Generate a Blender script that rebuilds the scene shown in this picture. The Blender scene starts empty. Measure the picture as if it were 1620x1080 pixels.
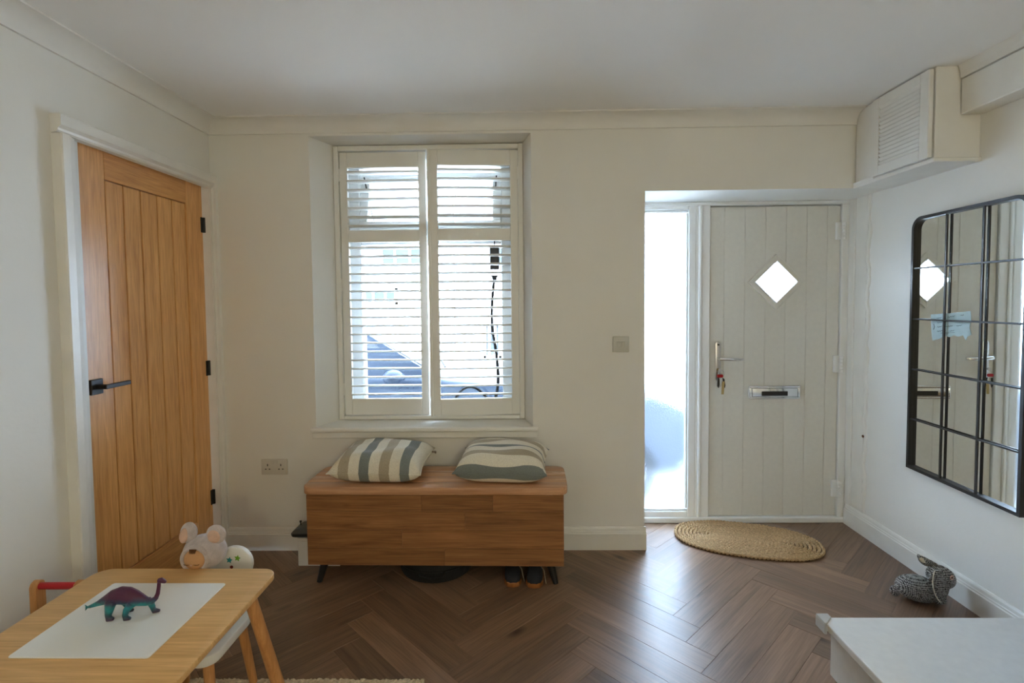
import bpy, bmesh, math, random
from mathutils import Vector, Matrix
random.seed(7)
SC = bpy.context.scene
COL = SC.collection
PI = math.pi

# ------------------------------------------------------------------ camera
cam_d = bpy.data.cameras.new('camera')
cam = bpy.data.objects.new('camera', cam_d)
COL.objects.link(cam)
_r = Vector((0.99979251, 0.01776219, -0.0099717))
_u = Vector((0.00914834, 0.04584801, 0.99890654))
_f = Vector((-0.01819995, 0.9987905, -0.045676))
cam.matrix_world = Matrix(((_r.x, _u.x, -_f.x, 0.0), (_r.y, _u.y, -_f.y, 0.0), (_r.z, _u.z, -_f.z, 1.35566), (0, 0, 0, 1)))
cam_d.sensor_fit = 'HORIZONTAL'; cam_d.sensor_width = 36.0
cam_d.lens = 816.871 / 1620 * 36
cam_d.shift_y = -25.63 / 1620
cam_d.clip_start = 0.02
SC.camera = cam

# ------------------------------------------------------------------ sky, light, exposure
world = bpy.data.worlds.new('overcast_sky'); SC.world = world
world.use_nodes = True
bg = world.node_tree.nodes['Background']
bg.inputs[0].default_value = (0.68, 0.90, 1.18, 1)
bg.inputs[1].default_value = 21.0
sun_d = bpy.data.lights.new('sun', 'SUN'); sun_d.energy = 90.0; sun_d.angle = .01; sun_d.color = (.84, .98, 1.1)
sun = bpy.data.objects.new('sun', sun_d); COL.objects.link(sun)
sun.rotation_euler = (math.radians(42), 0, math.radians(-14)); sun.location = (0, -4, 9)   # high behind the house: it strikes the far side of the street only

def portal(name, loc, rot, sx, sy):
    l = bpy.data.lights.new(name, 'AREA'); l.shape = 'RECTANGLE'; l.size = sx; l.size_y = sy
    l.cycles.is_portal = True
    o = bpy.data.objects.new(name, l); COL.objects.link(o); o.location = loc; o.rotation_euler = rot
portal('window_portal', (-.535, 3.2, 1.45), (-PI/2, 0, 0), 1.1, 1.6)
portal('sidelight_portal', (.85, 3.2, .98), (-PI/2, 0, 0), .36, 1.9)

SC.view_settings.view_transform = 'Standard'
SC.view_settings.look = 'None'
SC.view_settings.gamma = 1.0
SC.view_settings.use_curve_mapping = False
SC.view_settings.exposure = 0.06
LAMP_W = 34.0
try:
    SC.cycles.max_bounces = 10; SC.cycles.diffuse_bounces = 6; SC.cycles.transparent_max_bounces = 16
    SC.cycles.transmission_bounces = 8; SC.cycles.caustics_reflective = False
    SC.cycles.sample_clamp_indirect = 60
except Exception:
    pass

# ------------------------------------------------------------------ materials
def lin(r, g, b):
    f = lambda c: (c/255/12.92) if c/255 <= .04045 else ((c/255 + .055)/1.055)**2.4
    return (f(r), f(g), f(b), 1)

def nodes(name):
    m = bpy.data.materials.new(name); m.use_nodes = True
    nt = m.node_tree; b = nt.nodes['Principled BSDF']
    return m, nt, b

def c4(c): return tuple(c) if len(c) == 4 else (c[0], c[1], c[2], 1)

def ramp(nt, stops, interp='LINEAR'):
    n = nt.nodes.new('ShaderNodeValToRGB'); cr = n.color_ramp; cr.interpolation = interp
    while len(cr.elements) < len(stops): cr.elements.new(.5)
    for e, (p, c) in zip(cr.elements, stops): e.position = p; e.color = c4(c)
    return n

def plain(name, col, rough=.5, metal=0, var=.06, vscale=6, bump=0, bscale=80, coat=0, sheen=0, spec=.5):
    m, nt, b = nodes(name); L = nt.links
    tc = nt.nodes.new('ShaderNodeTexCoord')
    no = nt.nodes.new('ShaderNodeTexNoise'); no.inputs['Scale'].default_value = vscale; no.inputs['Detail'].default_value = 4
    L.new(tc.outputs['Object'], no.inputs['Vector'])
    col = c4(col)
    lo = tuple(max(0, c*(1-var)) for c in col[:3]); hi = tuple(min(1, c*(1+var)) for c in col[:3])
    rp = ramp(nt, [(.3, lo), (.7, hi)])
    L.new(no.outputs['Fac'], rp.inputs[0]); L.new(rp.outputs[0], b.inputs['Base Color'])
    b.inputs['Roughness'].default_value = rough; b.inputs['Metallic'].default_value = metal
    b.inputs['Coat Weight'].default_value = coat; b.inputs['Sheen Weight'].default_value = sheen
    b.inputs['Specular IOR Level'].default_value = spec
    if bump:
        n2 = nt.nodes.new('ShaderNodeTexNoise'); n2.inputs['Scale'].default_value = bscale; n2.inputs['Detail'].default_value = 3
        L.new(tc.outputs['Object'], n2.inputs['Vector'])
        bp = nt.nodes.new('ShaderNodeBump'); bp.inputs['Strength'].default_value = bump; bp.inputs['Distance'].default_value = .004
        L.new(n2.outputs['Fac'], bp.inputs['Height']); L.new(bp.outputs[0], b.inputs['Normal'])
    return m

def wood(name, dark, light, axis='x', scale=1.0, rough=.45, tone=.25, knots=0.0, spec=.4, bump=.15, coat=0):
    """grain running along the object's local axis; each object gets its own tone and offset"""
    m, nt, b = nodes(name); L = nt.links
    tc = nt.nodes.new('ShaderNodeTexCoord'); oi = nt.nodes.new('ShaderNodeObjectInfo')
    off = nt.nodes.new('ShaderNodeVectorMath'); off.operation = 'ADD'
    mul = nt.nodes.new('ShaderNodeMath'); mul.operation = 'MULTIPLY'; mul.inputs[1].default_value = 37.0
    L.new(oi.outputs['Random'], mul.inputs[0]); L.new(tc.outputs['Object'], off.inputs[0]); L.new(mul.outputs[0], off.inputs[1])
    mp = nt.nodes.new('ShaderNodeMapping')
    s = {'x': (1.6, 22, 22), 'y': (22, 1.6, 22), 'z': (22, 22, 1.6)}[axis]
    mp.inputs['Scale'].default_value = tuple(v*scale for v in s)
    L.new(off.outputs[0], mp.inputs['Vector'])
    n1 = nt.nodes.new('ShaderNodeTexNoise'); n1.inputs['Scale'].default_value = 1.0; n1.inputs['Detail'].default_value = 7
    n1.inputs['Roughness'].default_value = .65; n1.inputs['Distortion'].default_value = .9
    L.new(mp.outputs[0], n1.inputs['Vector'])
    mp2 = nt.nodes.new('ShaderNodeMapping'); mp2.inputs['Scale'].default_value = tuple(v*scale*(6 if v > 5 else 2.5) for v in s)
    L.new(off.outputs[0], mp2.inputs['Vector'])
    n2 = nt.nodes.new('ShaderNodeTexNoise'); n2.inputs['Scale'].default_value = 1.0; n2.inputs['Detail'].default_value = 3
    L.new(mp2.outputs[0], n2.inputs['Vector'])
    mx = nt.nodes.new('ShaderNodeMix'); mx.data_type = 'FLOAT'; mx.inputs[0].default_value = .38
    L.new(n1.outputs['Fac'], mx.inputs[2]); L.new(n2.outputs['Fac'], mx.inputs[3])
    rp = ramp(nt, [(.3, dark), (.66, light)])
    L.new(mx.outputs[0], rp.inputs[0])
    hs = nt.nodes.new('ShaderNodeHueSaturation')
    mr = nt.nodes.new('ShaderNodeMapRange'); mr.inputs[3].default_value = 1 - tone; mr.inputs[4].default_value = 1 + tone
    L.new(oi.outputs['Random'], mr.inputs[0]); L.new(mr.outputs[0], hs.inputs['Value'])
    L.new(rp.outputs[0], hs.inputs['Color'])
    last = hs.outputs[0]
    if knots:
        vo = nt.nodes.new('ShaderNodeTexVoronoi'); vo.inputs['Scale'].default_value = knots
        mp3 = nt.nodes.new('ShaderNodeMapping')
        mp3.inputs['Scale'].default_value = {'x': (.45, 1, 1), 'y': (1, .45, 1), 'z': (1, 1, .45)}[axis]
        L.new(off.outputs[0], mp3.inputs[0]); L.new(mp3.outputs[0], vo.inputs['Vector'])
        kr = ramp(nt, [(.02, (.12, .1, .08)), (.11, (1, 1, 1))])
        L.new(vo.outputs['Distance'], kr.inputs[0])
        mm = nt.nodes.new('ShaderNodeMix'); mm.data_type = 'RGBA'; mm.blend_type = 'MULTIPLY'; mm.inputs[0].default_value = .85
        L.new(last, mm.inputs[6]); L.new(kr.outputs[0], mm.inputs[7]); last = mm.outputs[2]
    L.new(last, b.inputs['Base Color'])
    b.inputs['Specular IOR Level'].default_value = spec; b.inputs['Coat Weight'].default_value = coat; b.inputs['Coat Roughness'].default_value = .35
    rr = nt.nodes.new('ShaderNodeMapRange'); rr.inputs[3].default_value = rough - .07; rr.inputs[4].default_value = rough + .1
    L.new(n1.outputs['Fac'], rr.inputs[0]); L.new(rr.outputs[0], b.inputs['Roughness'])
    bp = nt.nodes.new('ShaderNodeBump'); bp.inputs['Strength'].default_value = bump; bp.inputs['Distance'].default_value = .002
    L.new(mx.outputs[0], bp.inputs['Height']); L.new(bp.outputs[0], b.inputs['Normal'])
    return m

def stripes(name, axis, stops, scale, offset):
    """woven cloth with printed stripes across one local axis"""
    m, nt, b = nodes(name); L = nt.links
    tc = nt.nodes.new('ShaderNodeTexCoord'); sp = nt.nodes.new('ShaderNodeSeparateXYZ'); L.new(tc.outputs['Object'], sp.inputs[0])
    ma = nt.nodes.new('ShaderNodeMath'); ma.operation = 'MULTIPLY_ADD'; ma.inputs[1].default_value = scale; ma.inputs[2].default_value = offset
    L.new(sp.outputs['XYZ'.index(axis)], ma.inputs[0])
    rp = ramp(nt, stops, 'CONSTANT'); L.new(ma.outputs[0], rp.inputs[0])
    no = nt.nodes.new('ShaderNodeTexNoise'); no.inputs['Scale'].default_value = 260; no.inputs['Detail'].default_value = 2
    L.new(tc.outputs['Object'], no.inputs['Vector'])
    nr = ramp(nt, [(.3, (.78, .78, .78)), (.7, (1, 1, 1))]); L.new(no.outputs['Fac'], nr.inputs[0])
    mm = nt.nodes.new('ShaderNodeMix'); mm.data_type = 'RGBA'; mm.blend_type = 'MULTIPLY'; mm.inputs[0].default_value = 1
    L.new(rp.outputs[0], mm.inputs[6]); L.new(nr.outputs[0], mm.inputs[7]); L.new(mm.outputs[2], b.inputs['Base Color'])
    b.inputs['Roughness'].default_value = .9; b.inputs['Sheen Weight'].default_value = .15
    bp = nt.nodes.new('ShaderNodeBump'); bp.inputs['Strength'].default_value = .3; bp.inputs['Distance'].default_value = .001
    L.new(no.outputs['Fac'], bp.inputs['Height']); L.new(bp.outputs[0], b.inputs['Normal'])
    return m

def clear_glass(name, tint=(1, 1, 1, 1), haze=0):
    m, nt, b = nodes(name); L = nt.links
    nt.nodes.remove(b); out = nt.nodes['Material Output']
    t = nt.nodes.new('ShaderNodeBsdfTransparent'); t.inputs[0].default_value = c4(tint)
    g = nt.nodes.new('ShaderNodeBsdfGlossy'); g.inputs['Roughness'].default_value = .02
    fr = nt.nodes.new('ShaderNodeFresnel'); fr.inputs[0].default_value = 1.45
    mx = nt.nodes.new('ShaderNodeMixShader'); L.new(fr.outputs[0], mx.inputs[0]); L.new(t.outputs[0], mx.inputs[1]); L.new(g.outputs[0], mx.inputs[2])
    last = mx
    if haze:
        df = nt.nodes.new('ShaderNodeBsdfDiffuse'); df.inputs[0].default_value = (.9, .9, .88, 1)
        last = nt.nodes.new('ShaderNodeMixShader'); last.inputs[0].default_value = haze
        L.new(mx.outputs[0], last.inputs[1]); L.new(df.outputs[0], last.inputs[2])
    L.new(last.outputs[0], out.inputs[0]); return m

def frosted_glass(name, trans=.45, rough=.5, clear=.35):
    m, nt, b = nodes(name); L = nt.links
    nt.nodes.remove(b); out = nt.nodes['Material Output']
    tr = nt.nodes.new('ShaderNodeBsdfTranslucent'); tr.inputs[0].default_value = (.9, .93, .96, 1)
    rf = nt.nodes.new('ShaderNodeBsdfRefraction'); rf.inputs['Roughness'].default_value = rough; rf.inputs['IOR'].default_value = 1.2
    tc = nt.nodes.new('ShaderNodeTexCoord'); vo = nt.nodes.new('ShaderNodeTexVoronoi'); vo.inputs['Scale'].default_value = 130
    L.new(tc.outputs['Object'], vo.inputs['Vector'])
    bp = nt.nodes.new('ShaderNodeBump'); bp.inputs['Strength'].default_value = .5; bp.inputs['Distance'].default_value = .002
    L.new(vo.outputs['Distance'], bp.inputs['Height']); L.new(bp.outputs[0], rf.inputs['Normal'])
    mx = nt.nodes.new('ShaderNodeMixShader'); mx.inputs[0].default_value = 1 - trans
    L.new(tr.outputs[0], mx.inputs[1]); L.new(rf.outputs[0], mx.inputs[2])
    gl = nt.nodes.new('ShaderNodeBsdfGlossy'); gl.inputs['Roughness'].default_value = .15
    m2 = nt.nodes.new('ShaderNodeMixShader'); m2.inputs[0].default_value = .04
    L.new(mx.outputs[0], m2.inputs[1]); L.new(gl.outputs[0], m2.inputs[2])
    tp = nt.nodes.new('ShaderNodeBsdfTransparent'); tp.inputs[0].default_value = (.93, .95, .97, 1)
    m3 = nt.nodes.new('ShaderNodeMixShader'); m3.inputs[0].default_value = clear
    L.new(m2.outputs[0], m3.inputs[1]); L.new(tp.outputs[0], m3.inputs[2]); L.new(m3.outputs[0], out.inputs[0])
    return m

def knit(name, dark, light, sx=460, sz=330):
    """rows of knitted stitches, as relief and yarn tone"""
    m, nt, b = nodes(name); L = nt.links
    tc = nt.nodes.new('ShaderNodeTexCoord')
    w1 = nt.nodes.new('ShaderNodeTexWave'); w1.wave_type = 'BANDS'; w1.bands_direction = 'X'; w1.inputs['Scale'].default_value = sx/6.28; w1.inputs['Distortion'].default_value = 1.5
    w2 = nt.nodes.new('ShaderNodeTexWave'); w2.wave_type = 'BANDS'; w2.bands_direction = 'Z'; w2.inputs['Scale'].default_value = sz/6.28; w2.inputs['Distortion'].default_value = 2.0
    L.new(tc.outputs['Object'], w1.inputs['Vector']); L.new(tc.outputs['Object'], w2.inputs['Vector'])
    ml = nt.nodes.new('ShaderNodeMath'); ml.operation = 'MULTIPLY'; L.new(w1.outputs['Fac'], ml.inputs[0]); L.new(w2.outputs['Fac'], ml.inputs[1])
    no = nt.nodes.new('ShaderNodeTexNoise'); no.inputs['Scale'].default_value = 160; L.new(tc.outputs['Object'], no.inputs['Vector'])
    ad = nt.nodes.new('ShaderNodeMath'); ad.operation = 'MULTIPLY_ADD'; ad.inputs[1].default_value = .75
    L.new(ml.outputs[0], ad.inputs[0]); L.new(no.outputs['Fac'], ad.inputs[2])
    rp = ramp(nt, [(.4, dark), (1.0, light)]); L.new(ad.outputs[0], rp.inputs[0]); L.new(rp.outputs[0], b.inputs['Base Color'])
    b.inputs['Roughness'].default_value = .95
    bp = nt.nodes.new('ShaderNodeBump'); bp.inputs['Strength'].default_value = .9; bp.inputs['Distance'].default_value = .004
    L.new(ml.outputs[0], bp.inputs['Height']); L.new(bp.outputs[0], b.inputs['Normal'])
    return m

def zblend(name, stops, z0, z1, rough=.45, nscale=30, namp=.25):
    """paint that changes with the toy's own height"""
    m, nt, b = nodes(name); L = nt.links
    tc = nt.nodes.new('ShaderNodeTexCoord'); sp = nt.nodes.new('ShaderNodeSeparateXYZ'); L.new(tc.outputs['Object'], sp.inputs[0])
    mr = nt.nodes.new('ShaderNodeMapRange'); mr.inputs[1].default_value = z0; mr.inputs[2].default_value = z1
    L.new(sp.outputs[2], mr.inputs[0])
    no = nt.nodes.new('ShaderNodeTexNoise'); no.inputs['Scale'].default_value = nscale; L.new(tc.outputs['Object'], no.inputs['Vector'])
    ad = nt.nodes.new('ShaderNodeMath'); ad.operation = 'MULTIPLY_ADD'; ad.inputs[1].default_value = namp
    sb = nt.nodes.new('ShaderNodeMath'); sb.operation = 'SUBTRACT'; sb.inputs[1].default_value = .5
    L.new(no.outputs['Fac'], sb.inputs[0]); L.new(sb.outputs[0], ad.inputs[0]); L.new(mr.outputs[0], ad.inputs[2])
    rp = ramp(nt, stops); L.new(ad.outputs[0], rp.inputs[0]); L.new(rp.outputs[0], b.inputs['Base Color'])
    b.inputs['Roughness'].default_value = rough
    return m

M = {}
M['wall'] = plain('wall_paint', (.80, .785, .74), .7, var=.02, vscale=2, bump=.12, bscale=45)
M['ceil'] = plain('ceiling_paint', (.87, .86, .84), .8, var=.015, vscale=2)
M['cove'] = plain('coving_paint', (.80, .785, .745), .65, var=.02)
M['gloss'] = plain('white_gloss_paint', (.80, .785, .74), .35, var=.03, vscale=9, bump=.04, bscale=30)
M['stair'] = plain('worn_stair_paint', (.68, .67, .645), .42, var=.035, vscale=30, bump=.08, bscale=25)
M['upvc'] = plain('white_upvc', (.82, .83, .83), .3, var=.015)
M['shutter'] = plain('shutter_paint', (.82, .81, .765), .4, var=.015)
M['doorskin'] = plain('front_door_skin', (.72, .71, .665), .42, var=.025, vscale=40, bump=.12, bscale=160)
M['oak'] = wood('oak', lin(196, 130, 68), lin(242, 188, 118), 'z', 2.2, .34, .06, spec=.6, coat=.35)
M['oak_rail'] = wood('oak_rail', lin(190, 124, 62), lin(234, 176, 106), 'y', 2.2, .34, .04, spec=.6, coat=.35)
M['floor_oak'] = wood('floor_oak', lin(92, 71, 56), lin(142, 113, 91), 'x', 1.1, .34, .24, knots=4.0, spec=.5)
M['subfloor'] = plain('subfloor', (.02, .017, .014), .9)
M['bench'] = wood('reclaimed_pine', lin(104, 66, 36), lin(170, 118, 72), 'x', 1.4, .5, .16, knots=5.5)
M['lid'] = wood('waxed_pine', lin(168, 114, 76), lin(218, 168, 126), 'x', 1.2, .24, .06, knots=4.0, coat=.6)
M['beech'] = wood('beech_laminate', lin(192, 146, 88), lin(232, 188, 128), 'x', 1.6, .38, .03, bump=.04)
M['beech_leg'] = wood('beech_leg', lin(176, 120, 70), lin(214, 158, 100), 'z', 1.8, .42, .06, bump=.05)
M['black'] = plain('black_metal', (.012, .012, .013), .4, var=.1)
M['black_soft'] = plain('black_fabric', (.012, .012, .014), .85, var=.3, bump=.3, bscale=120)
M['chrome'] = plain('chrome', (.74, .76, .78), .12, 1.0, var=.02)
M['steel'] = plain('brushed_steel', (.58, .58, .6), .3, 1.0, var=.03)
M['mirror'] = plain('mirror_silver', (.80, .83, .82), .015, 1.0, var=.0)
M['glass'] = clear_glass('window_glass')
M['frost'] = frosted_glass('frosted_glass', .03, .30, .10)
M['jute'] = plain('jute', lin(190, 160, 120), .9, var=.3, vscale=120, bump=.3, bscale=400)
M['jute_dark'] = plain('jute_backing', lin(84, 62, 40), .95, var=.3, vscale=60)
M['plastic'] = plain('white_plastic', (.80, .80, .77), .35, var=.015)
M['switch'] = plain('satin_switch_plate', (.56, .55, .49), .4, var=.02)
M['socket'] = plain('socket_plastic', (.66, .63, .57), .4, var=.02)
M['board'] = plain('whiteboard', (.84, .85, .83), .22, var=.015)
M['rug'] = plain('cream_pile', lin(206, 190, 164), .98, var=.25, vscale=120, bump=.8, bscale=260)
cr, ta, gg = lin(238, 232, 216), lin(184, 172, 150), lin(132, 139, 138)
M['cushion_a'] = stripes('striped_linen', 'X', [(0, cr), (.115, ta), (.225, cr), (.335, gg), (.44, cr), (.55, ta), (.66, cr), (.77, gg), (.875, cr)], 1/.46, .5)
M['cushion_b'] = stripes('striped_linen_crosswise', 'Y', [(0, gg), (.055, cr), (.18, ta), (.30, cr), (.43, gg), (.50, cr), (.64, ta), (.76, cr), (.95, gg)], 1/.33, .5)
M['knit'] = knit('grey_knit', lin(26, 27, 30), lin(196, 195, 190), 330, 260)
M['cream'] = plain('cream_felt', lin(214, 206, 188), .9, var=.08)
M['plush'] = plain('lilac_plush', lin(196, 184, 184), .97, var=.1, vscale=60, bump=.7, bscale=320, sheen=.5)
M['pink'] = plain('pink_plush', lin(212, 176, 156), .95, var=.1, vscale=40, bump=.4, bscale=200)
M['skin'] = plain('doll_skin_cloth', lin(206, 158, 112), .8, var=.04)
M['hair'] = plain('doll_hair', lin(110, 70, 36), .8, var=.2)
M['dino'] = zblend('dinosaur_paint', [(.0, lin(70, 40, 70)), (.2, lin(30, 80, 92)), (.42, lin(34, 138, 142)), (.56, lin(56, 62, 92)), (.72, lin(84, 34, 66)), (1, lin(80, 30, 64))], 0, .082, .4, 60, .3)
M['red'] = plain('red_paint', lin(176, 22, 34), .35)
M['green'] = plain('green_print', lin(120, 176, 58), .5)
M['teal'] = plain('teal_print', lin(44, 150, 160), .5)
M['maroon'] = plain('maroon_print', lin(110, 30, 34), .5)
M['shoe'] = plain('navy_suede', (.012, .014, .022), .85, var=.2, bump=.2)
M['gum'] = plain('gum_sole', lin(150, 92, 40), .6)
M['lace'] = plain('shoe_lace', lin(150, 140, 128), .85)
M['grey'] = plain('grey_plastic', lin(88, 92, 94), .45)
M['cardboard'] = plain('white_card', (.76, .74, .70), .6)
M['paper'] = plain('pale_blue_paper', lin(176, 196, 198), .8, var=.06, vscale=30)
M['ink'] = plain('dark_ink', (.03, .03, .045), .7)
M['brass'] = plain('brass_key', lin(170, 146, 96), .35, .9)
M['fob'] = plain('manila_tag', lin(176, 152, 100), .7)
M['clearplastic'] = clear_glass('clear_plastic', (.96, .96, .95, 1), .4)
M['rust'] = plain('rust_spot', lin(96, 60, 34), .9)
M['tarmac'] = plain('tarmac', (.42, .42, .42), .9, var=.1, bump=.4)
M['paving'] = plain('paving', (.72, .70, .67), .85, var=.08)
M['render'] = plain('white_render', (.86, .85, .82), .85, var=.03)
M['slate'] = plain('slate', (.2, .21, .23), .7)
M['housewin'] = plain('far_window_glass', (.02, .025, .03), .4, var=.05, spec=.15)
M['carpaint'] = plain('blue_grey_car_paint', (.022, .032, .05), .4, 0, var=.02, spec=.2)
M['carglass'] = plain('car_glass', (.03, .036, .045), .05, spec=.6)
M['rubber'] = plain('tyre_rubber', (.02, .02, .02), .8)
M['yellow'] = plain('yellow_plate', lin(240, 205, 60), .5)
M['brick'] = plain('grey_brickwork', (.34, .34, .37), .85, var=.15, vscale=30)

# ------------------------------------------------------------------ mesh building
class MB:
    def __init__(s): s.bm = bmesh.new()
    def _poly(s, vs, fs):
        V = [s.bm.verts.new(v) for v in vs]; out = []
        for f in fs:
            try: out.append(s.bm.faces.new([V[i] for i in f]))
            except ValueError: pass
        return V, out
    def _bev(s, F, w, seg):
        if w <= 0: return
        E = list({e for f in F for e in f.edges})
        bmesh.ops.bevel(s.bm, geom=E, offset=w, segments=seg, affect='EDGES', profile=.5, clamp_overlap=True)
    def box(s, x0, x1, y0, y1, z0, z1, bev=0, seg=1, mat=None):
        vs = [Vector(v) for v in ((x0,y0,z0),(x1,y0,z0),(x1,y1,z0),(x0,y1,z0),(x0,y0,z1),(x1,y0,z1),(x1,y1,z1),(x0,y1,z1))]
        if mat: vs = [mat @ v for v in vs]
        _, F = s._poly(vs, ((3,2,1,0),(4,5,6,7),(0,1,5,4),(1,2,6,5),(2,3,7,6),(3,0,4,7)))
        s._bev(F, bev, seg); return s
    def prism(s, poly, axis, lo, hi, bev=0, seg=1, mat=None):
        f = {'x': lambda a, b, c: (c, a, b), 'y': lambda a, b, c: (a, c, b), 'z': lambda a, b, c: (a, b, c)}[axis]
        n = len(poly)
        vs = [Vector(f(a, b, lo)) for a, b in poly] + [Vector(f(a, b, hi)) for a, b in poly]
        if mat: vs = [mat @ v for v in vs]
        fs = [tuple(range(n))[::-1], tuple(range(n, 2*n))] + [(i, (i+1) % n, n+(i+1) % n, n+i) for i in range(n)]
        _, F = s._poly(vs, fs)
        bmesh.ops.recalc_face_normals(s.bm, faces=F)
        s._bev(F, bev, seg); return s
    def rings(s, R, cap=True, closed=False):
        """skin a list of vertex rings"""
        V = [[s.bm.verts.new(v) for v in r] for r in R]; n = len(R[0]); F = []
        for a, b in zip(V, V[1:] + ([V[0]] if closed else [])):
            for i in range(n):
                F.append(s.bm.faces.new((a[i], a[(i+1) % n], b[(i+1) % n], b[i])))
        if cap and not closed:
            F.append(s.bm.faces.new(V[0][::-1])); F.append(s.bm.faces.new(V[-1]))
        bmesh.ops.recalc_face_normals(s.bm, faces=F); return s
    def tube(s, pts, rad, n=10, closed=False, squash=None, up=None):
        P = [Vector(p) for p in pts]; m = len(P)
        if not hasattr(rad, '__len__'): rad = [rad]*m
        R = []; prev = None
        for i, p in enumerate(P):
            if closed: t = P[(i+1) % m] - P[i-1]
            else: t = P[min(i+1, m-1)] - P[max(i-1, 0)]
            t.normalize()
            if prev is None:
                a = Vector(up) if up else (Vector((0, 0, 1)) if abs(t.z) < .9 else Vector((1, 0, 0)))
            else: a = prev
            a = (a - t*a.dot(t)).normalized(); b = t.cross(a); prev = a
            ra = rad[i]; rb = ra*(squash if squash else 1)
            R.append([p + a*(ra*math.cos(2*PI*k/n)) + b*(rb*math.sin(2*PI*k/n)) for k in range(n)])
        return s.rings(R, True, closed)
    def cyl(s, p0, p1, r0, r1=None, n=16): return s.tube([p0, p1], [r0, r0 if r1 is None else r1], n)
    def lathe(s, prof, o=(0, 0, 0), n=24, mat=None):
        o = Vector(o)
        R = [[Vector((r*math.cos(2*PI*k/n), r*math.sin(2*PI*k/n), z)) for k in range(n)] for r, z in prof]
        R = [[(mat @ v if mat else v) + o for v in r] for r in R]
        return s.rings(R)
    def ball(s, c, r, n=16, m=10, mat=None):
        if not hasattr(r, '__len__'): r = (r, r, r)
        c = Vector(c); R = []
        for j in range(m+1):
            th = PI*(.04 + .92*j/m)
            ring = [Vector((r[0]*math.sin(th)*math.cos(2*PI*k/n), r[1]*math.sin(th)*math.sin(2*PI*k/n), -r[2]*math.cos(th))) for k in range(n)]
            R.append([(mat @ v if mat else v) + c for v in ring])
        return s.rings(R)
    def poly(s, vs, fs): s._poly([Vector(v) for v in vs], fs); return s

def newobj(name, mb, mat, parent=None, smooth=False, inv=None, angle=38):
    me = bpy.data.meshes.new(name)
    if inv is not None: mb.bm.transform(inv)
    mb.bm.to_mesh(me); mb.bm.free()
    if smooth:
        me.polygons.foreach_set('use_smooth', [True]*len(me.polygons))
        me.set_sharp_from_angle(angle=math.radians(angle))
    me.materials.append(M[mat] if isinstance(mat, str) else mat)
    o = bpy.data.objects.new(name, me); COL.objects.link(o)
    if parent: o.parent = parent
    return o

ROOTM = {}
def thing(name, label, cat, loc=(0, 0, 0), rz=0, group=None, kind=None):
    o = bpy.data.objects.new(name, None); COL.objects.link(o); o.empty_display_size = .05
    o.location = loc; o.rotation_euler = (0, 0, rz); o['label'] = label; o['category'] = cat
    if group: o['group'] = group
    if kind: o['kind'] = kind
    ROOTM[o.name] = Matrix.Translation(loc) @ Matrix.Rotation(rz, 4, 'Z')
    return o
def part(name, mb, mat, parent, smooth=False, local=False, label=None, angle=38):
    """a part; its mesh is given in room coordinates unless local"""
    inv = None
    if not local:
        r = parent
        while r.parent: r = r.parent
        if r.name in ROOTM: inv = ROOTM[r.name].inverted()
    o = newobj(name, mb, mat, parent, smooth, inv, angle)
    if label: o['label'] = label
    return o
def single(name, mb, mat, label, cat, smooth=False, group=None, kind=None, angle=38):
    """a thing that is one mesh, given in room coordinates"""
    o = newobj(name, mb, mat, None, smooth, None, angle)
    o['label'] = label; o['category'] = cat
    if group: o['group'] = group
    if kind: o['kind'] = kind
    return o
def structure(name, mb, mat, label, cat, smooth=False): return single(name, mb, mat, label, cat, smooth, kind='structure')
def dup(root, loc, rz, label):
    r = root.copy(); COL.objects.link(r); r.location = loc; r.rotation_euler = (0, 0, rz); r['label'] = label
    for ch in list(root.children):
        c = ch.copy(); COL.objects.link(c); c.parent = r
        for g in ch.children:
            d = g.copy(); COL.objects.link(d); d.parent = c
    return r

def clip(poly, nx, ny, d):
    """keep the side nx*x+ny*y <= d of a convex polygon"""
    out = []
    for i, a in enumerate(poly):
        b = poly[(i+1) % len(poly)]
        da, db = nx*a[0]+ny*a[1]-d, nx*b[0]+ny*b[1]-d
        if da <= 0: out.append(a)
        if (da < 0 < db) or (db < 0 < da):
            t = da/(da-db); out.append((a[0]+(b[0]-a[0])*t, a[1]+(b[1]-a[1])*t))
    return out
def area(p): return .5*sum(p[i][0]*p[(i+1) % len(p)][1]-p[(i+1) % len(p)][0]*p[i][1] for i in range(len(p)))
def inset(poly, d):
    q = list(poly)
    for i, a in enumerate(poly):
        b = poly[(i+1) % len(poly)]; ex, ey = b[0]-a[0], b[1]-a[1]; l = math.hypot(ex, ey)
        if l < 1e-6: continue
        nx, ny = ey/l, -ex/l
        q = clip(q, nx, ny, nx*a[0]+ny*a[1]-d)
        if len(q) < 3: return None
    return q
def rrect(x0, x1, y0, y1, r, n=6, corners=(1, 1, 1, 1)):
    P = []
    for k, (cx, cy, a0) in enumerate(((x1-r, y1-r, 0), (x0+r, y1-r, 90), (x0+r, y0+r, 180), (x1-r, y0+r, 270))):
        if not corners[k]:
            P.append((x1 if k in (0, 3) else x0, y1 if k in (0, 1) else y0)); continue
        for i in range(n+1):
            a = math.radians(a0+90*i/n); P.append((cx+r*math.cos(a), cy+r*math.sin(a)))
    return P

# ------------------------------------------------------------------ the room's measures (metres)
D, DD, XL, XR, H, ZC = 2.7785, 3.1241, -1.6656, 1.9529, 2.33, 2.2604
YR, YO = -1.9, 3.17            # rear wall, outer face of the front wall
WX0, WX1 = -1.1265, .0588      # window opening at the room face
SX0, SX1, SY = -1.057, .016, 2.95   # shutter frame
DX0, ZO = .6618, 1.934         # entrance recess

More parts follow.
